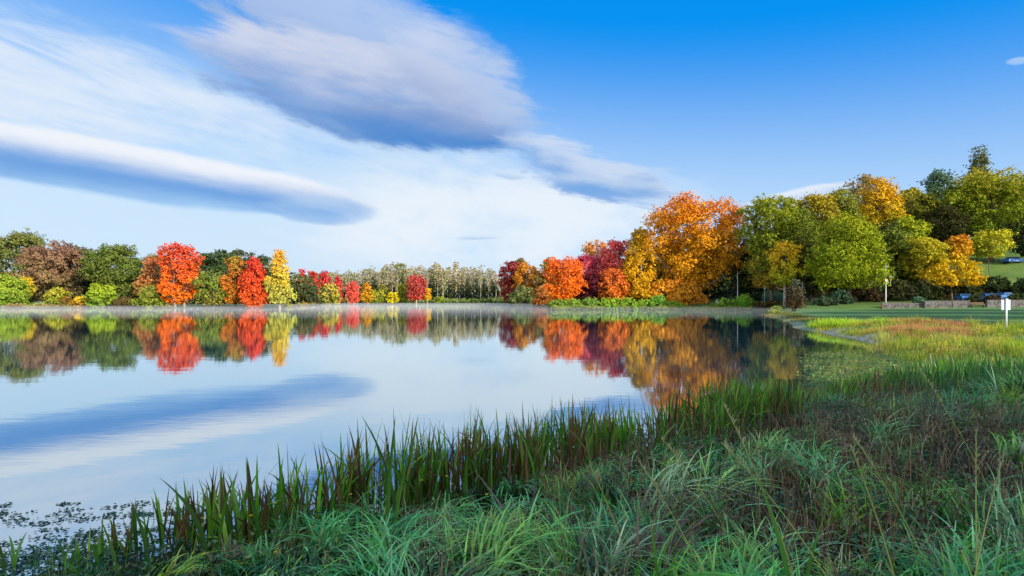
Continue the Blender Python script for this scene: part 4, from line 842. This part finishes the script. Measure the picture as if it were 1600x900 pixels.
one_blade('withered_leaf', 'small grey-blue withered leaf pointing upright right of the lying one', 'leaf', 826, 4.8, 838, 752, .024, (.18, .20, .22), (.20, .20, .20), .2)
one_blade('grass_leaf', 'broad bright green leaf leaning left on the right part of the near bank', 'grass leaf', 1243, 3.0, 1180, 730, .030, (.08, .26, .04), (.14, .34, .05), .5)
one_blade('grass_leaf', 'broad bright green leaf leaning right from the same root on the near bank', 'grass leaf', 1252, 3.05, 1300, 796, .032, (.08, .26, .04), (.14, .34, .06), .5)
stk = [(1505, 2.7, 1605, 715, 'thick straw-coloured stalk rising to the right edge'), (1530, 2.75, 1557, 685, 'straw-coloured stalk upright beside the thick one near the right edge'),
       (1330, 3.0, 1140, 700, 'long thin stalk slanting left across the right part of the bank'), (1470, 3.4, 1352, 690, 'long pale stalk slanting left behind the thick straw-coloured stalk'),
       (1130, 3.0, 1005, 730, 'yellow-green stalk slanting left near the middle of the bank'), (1175, 3.6, 1040, 690, 'thin yellow stalk crossing the brown plants near the middle'),
       (1580, 4.2, 1455, 580, 'long curved stalk reaching up left over the reeds at the right'), (1260, 3.0, 1145, 640, 'thin tan stalk slanting left in front of the inlet'),
       (1418, 3.0, 1350, 705, 'fine straw stalk between the broad green leaves and the right edge'), (1000, 3.4, 925, 735, 'fine yellow-green stalk leaning left of the middle of the bank')]
for (px, Y, tx, ty, lab) in stk:
    X = (px - HX) / F * Y; z = gz(X, Y); dxx = (tx - HX) / F * Y - X; tz = EYE - (ty - HY) / F * Y - z
    s = np.linspace(0, 1, 12); pts = np.stack([dxx * s ** 1.25, .12 * s * np.ones(12), tz * (s + .12 * s * (1 - s))], 1)
    t = empty('grass_stalk', (X, Y, z)); tag(t, lab, 'grass stalk', 'long grass stalks on the near bank')
    MB().tube(pts, list(np.linspace(.0046, .0016, 12) * rng.uniform(.7, 1.2)), 5).build('stem', M['blade'], t, True, col=(.50, .56, .14))
    e = BL(); n = 34; u = rng.uniform(.78, 1.0, n); B = np.stack([np.interp(u, s, pts[:, i]) for i in range(3)], 1)
    cc = np.tile((.55, .48, .20), (n, 1)); e.add(blades(rng, B, rng.uniform(.03, .05, n), np.full(n, .004), rng.uniform(0, 6.28, n), np.full(n, .5), cc, cc, 2)); e.build('seed_head', M['blade'], t)
# tiny yellow flowers
petal = None
for i, (px, Y) in enumerate(((318, 4.3), (392, 4.2), (430, 4.4), (489, 4.9), (548, 4.7), (658, 5.0), (698, 5.2), (706, 4.9), (317, 3.8), (430, 3.7), (1090, 3.1), (760, 4.6))):
    X = (px - HX) / F * Y; z = gz(X, Y); h = rng.uniform(.34, .46)
    if petal is None:
        t = empty('yellow_flower', (0, 0, 0)); co = []; f = []
        for a in range(5):
            c0, s0 = cos(a * 1.2566), sin(a * 1.2566); c1, s1 = cos(a * 1.2566 + .5), sin(a * 1.2566 + .5); c2, s2 = cos(a * 1.2566 - .5), sin(a * 1.2566 - .5); b0 = len(co)
            co += [(0, 0, .34), (.010 * c2, .010 * s2, .343), (.016 * c0, .016 * s0, .350), (.010 * c1, .010 * s1, .343)]; f.append((b0, b0 + 1, b0 + 2, b0 + 3))
        mesh_np('petals', co, np.array(f), M['leaf'], col=np.tile((.75, .6, .02), (len(co), 1)), parent=t)
        MB().tube([(0, 0, 0), (.01, 0, .2), (0, 0, .34)], [.0016, .0013, .001], 4).build('stem', M['blade'], t, col=(.08, .2, .04)); petal = t
    else:
        t = petal.copy(); link(t)
        for ch in list(petal.children): c = ch.copy(); link(c); c.parent = t
    t.location = (X, Y, z); t.scale = (1, 1, h / .34); t.rotation_euler = (0, 0, i); tag(t, 'tiny yellow flower in the grass of the near bank', 'flower', 'tiny yellow flowers on the near bank')

# ================================================================== MADE THINGS
def at(px, Y): return (px - HX) / F * Y
def zrow(py, Y): return EYE - (py - HY) / F * Y
# white sign on the lawn
X, Y = at(1572.5, 33), 33.0; z = gz(X, Y); t = empty('lawn_sign', (X, Y, z)); tag(t, 'white sign board on a white post standing on the lawn at the right edge', 'sign')
top = zrow(467, Y) - z
MB().tube([(0, 0, -.2), (0, 0, top)], [.042, .042], 12).build('post', M['white'], t, True)
MB().box((.03, .075, top - .34), (.29, .012, .30), .006, rz=.12).build('board', M['board'], t)
MB().box((0, 0, top + .012), (.06, .06, .015), .006).build('cap', M['metal'], t)
MB().box((0, .045, top - .25), (.03, .02, .03), .004).build('bracket', M['metal'], t)
# small white board by the water
X, Y = at(1121, 124.5), 124.5; z = gz(X, Y); t = empty('notice_board', (X, Y, z)); tag(t, 'small white board on two short legs at the water edge beside the biggest orange tree', 'sign')
MB().box((0, 0, zrow(473.5, Y) - z), (.42, .03, .55), .02).build('board', M['white'], t)
for sx in (-.3, .3): MB().box((sx, .045, (zrow(473.5, Y) - z) * .5 - .1), (.04, .014, (zrow(473.5, Y) - z) * .5 + .1)).build('leg', M['wood'], t)
# park signpost on the dark bank
X, Y = at(1194.5, 122), 122.0; z = gz(X, Y); t = empty('signpost', (X, Y, z)); tag(t, 'pale signpost with a small blue-white plate on the dark bank', 'sign'); top = zrow(447, Y) - z
MB().tube([(0, 0, -.2), (0, 0, top)], [.07, .06], 10).build('post', M['metal'], t, True)
MB().box((0, -.09, top - .35), (.22, .012, .34), .006).build('plate', M['white'], t)
# lamp posts
def lamp(px, Y, toprow, label, sign=False):
    X = at(px, Y); z = gz(X, Y); top = zrow(toprow, Y) - z; t = empty('street_lamp', (X, Y, z)); tag(t, label, 'street lamp')
    MB().tube([(0, 0, -.2), (0, 0, .5), (0, 0, top)], [.14, .11, .06], 12).build('pole', M['metal'], t, True)
    MB().tube([(0, 0, top - .9), (-.35, 0, top - .95)], [.04, .035], 8).tube([(0, 0, top - .5), (.22, 0, top - .45)], [.04, .035], 8).build('arm', M['metal'], t, True)
    MB().box((-.46, 0, top - .95), (.16, .09, .06), .03).box((.30, 0, top - .43), (.12, .08, .06), .03).build('lamp_head', M['metal'], t)
    return t, top
t, top = lamp(1384, 102, 413, 'tall grey lamp post carrying a round red and white road sign at the right')
zs = zrow(438.5, 102) - gz(at(1384, 102), 102)
sg = MB().disc((.02, -.12, zs), .34, .02).build('road_sign', M['red'], t); MB().disc((.02, -.134, zs), .26, .006).build('sign_face', M['white'], sg)
lamp(1152.5, 128, 424, 'thin dark lamp post in the black gap right of the biggest orange tree')
lamp(1254, 112, 441, 'short lamp post standing in the shade beyond the brown twiggy shrub')
X, Y = at(1391.5, 107), 107.0; z = gz(X, Y); t = empty('road_sign', (X, Y, z)); tag(t, 'small round blue road sign right of the tall lamp post', 'sign')
zz = zrow(432, Y) - z; MB().tube([(0, 0, -.1), (0, 0, zz + .3)], [.035, .035], 8).build('post', M['metal'], t, True); MB().disc((0, -.06, zz), .28, .02).build('plate', M['blue'], t)
# stone wall behind the lawn in separate stretches
def wall(px0, px1, Y, toprow, botrow, label, mat='stone'):
    x0, x1 = at(px0, Y), at(px1, Y); xc = (x0 + x1) / 2; z = gz(xc, Y) ; zt, zb = zrow(toprow, Y), min(z, zrow(botrow, Y)) - .15
    t = empty('stone_wall', (xc, Y, zb)); tag(t, label, 'wall'); L_ = (x1 - x0) / 2; h = zt - zb
    MB().box((0, 0, h / 2), (L_, .22, h / 2), .03).build('masonry', M[mat], t)
    MB().box((0, 0, h + .043), (L_ + .04, .27, .04), .015).build('coping', M['coping'], t); return t
wall(1378, 1417, 100.0, 474, 479.5, 'low left stretch of stone wall at the foot of the tall lamp post')
wall(1444, 1486, 100.0, 471, 478.5, 'stretch of stone wall right of the low blue-green shrub')
wall(1487, 1514, 100.3, 470.5, 478.5, 'middle stretch of stone wall below the parked blue cars')
wall(1541, 1640, 100.3, 469.5, 478.0, 'right stretch of stone wall running out at the right edge')
wall(1418, 1443, 100.6, 474.5, 479, 'short sunken stretch of stone wall under the low blue-green shrub')
# bench in the gap of the wall
X, Y = at(1528, 99.8), 99.8; z = gz(X, Y); t = empty('park_bench', (X, Y, z)); tag(t, 'dark reddish wooden bench between two stretches of stone wall', 'bench')
MB().box((0, 0, .46), (1.2, .22, .03), .01).build('seat', M['wood'], t)
MB().box((0, .24, .68), (1.2, .02, .06), .008).box((0, .26, .86), (1.2, .02, .06), .008).build('backrest', M['wood'], t)
for sx in (-1, 1): MB().box((sx, .02, .21), (.04, .2, .215), .01).build('leg', M['stone'], t)
# wooden steps post line
X, Y = at(1378.5, 98.5), 98.5; t = empty('wooden_post', (X, Y, gz(X, Y))); tag(t, 'wooden post at the left end of the stone wall', 'post'); 
MB().box((0, 0, .5), (.09, .09, .6), .02).build('shaft', M['wood'], t); MB().box((0, 0, 1.13), (.11, .11, .025), .01).build('cap', M['coping'], t)
# cars
def car(px, Y, base, rz, mat, label):
    X = at(px, Y); t = empty('parked_car', (X, Y, base), rz); tag(t, label, 'car')
    pr = [(-2.1, .35), (-2.12, .75), (-1.95, .98), (-1.25, 1.02), (-.75, 1.42), (.75, 1.46), (1.5, 1.05), (2.0, .95), (2.1, .7), (2.08, .35)]
    def ext(p, w, inset=0):
        v = [(x, -w + (inset if zz > 1.1 else 0), zz) for x, zz in p] + [(x, w - (inset if zz > 1.1 else 0), zz) for x, zz in p]; n = len(p); b = MB()
        cx = sum(x for x, _ in p) / n; cz = sum(zz for _, zz in p) / n; v += [(cx, -w, cz), (cx, w, cz)]
        b.add(v, [(j, (j + 1) % n, n + (j + 1) % n, n + j) for j in range(n)], [(2 * n, (j + 1) % n, j) for j in range(n)] + [(2 * n + 1, n + j, n + (j + 1) % n) for j in range(n)]); return b
    ext(pr, .86, .14).build('body', M[mat], t)
    for sy in (-1, 1):
        MB().add([(x, sy * (.875 if zz < 1.1 else .775), zz) for x, zz in ((-1.15, 1.03), (-.70, 1.36), (.70, 1.39), (1.3, 1.06))], [(0, 1, 2, 3)]).build('side_window', M['glass'], t)
        for wx_ in (-1.3, 1.3): MB().disc((wx_, sy * .80, .32), .32, .2).build('wheel', M['tyre'], t)
    MB().add([(-1.27, -.7, 1.045), (-1.27, .7, 1.045), (-.79, .62, 1.42), (-.79, -.62, 1.42)], [(0, 1, 2, 3)]).build('rear_window', M['glass'], t)
    MB().add([(1.52, .7, 1.07), (1.52, -.7, 1.07), (.80, -.62, 1.45), (.80, .62, 1.45)], [(0, 1, 2, 3)]).build('windscreen', M['glass'], t)
    return t
car(1506, 104.5, gz(at(1506, 104.5), 104.5) - .03, 1.2, 'carblue', 'blue car parked above the wall under the low spreading golden tree')
car(1541, 104.8, gz(at(1541, 104.8), 104.8) - .03, 1.5, 'carblue', 'middle blue car of those parked above the wall')
car(1568, 105.4, gz(at(1568, 105.4), 105.4) - .03, .3, 'carblue', 'blue car parked side-on above the right stretch of wall')
car(67, 156, gz(at(67, 156), 156), .2, 'carsilver', 'pale car glimpsed under the brownish mauve tree on the left shore')
car(1582, 133, gz(at(1582, 133), 133), .2, 'carblue', 'blue car high on the slope right of the lime green round tree')
# marker stakes in the lake
for (px, y0_, y1_, Y, lab) in ((965, 492, 512, 60, 'crooked pale stake standing in the water before the pink trees'),):
    X = at(px, Y); o = MB().tube([(0, 0, -.4), (.05, 0, .25), (-.12, 0, .62)], [.05, .045, .03], 7).build('mooring_stake', M['bark_pale'], None, True)
    o.location = (X, 78, 0); o.location.x = at(px, 78); tag(o, lab, 'stake')

# ------------------------------------------------------------------ air: thin haze everywhere, mist lying on the far water
def volbox(name, lo, hi, dens, colr, label=None):
    m, nt, o_ = newmat(name); v = nt.nodes.new('ShaderNodeVolumePrincipled'); v.inputs['Color'].default_value = colr + (1,); v.inputs['Density'].default_value = dens
    v.inputs['Anisotropy'].default_value = -0.3; nt.links.new(v.outputs[0], o_.inputs['Volume'])
    lo, hi = np.array(lo, float), np.array(hi, float); o = MB().box((0, 0, 0), tuple((hi - lo) / 2)).build(name, m); o.location = tuple((lo + hi) / 2)
    return tag(o, label, None, kind='stuff')
volbox('mist', (-200, 84, .05), (49, 297, .75), .0045, (.93, .95, 1.0))
print('leaves', NL[0])
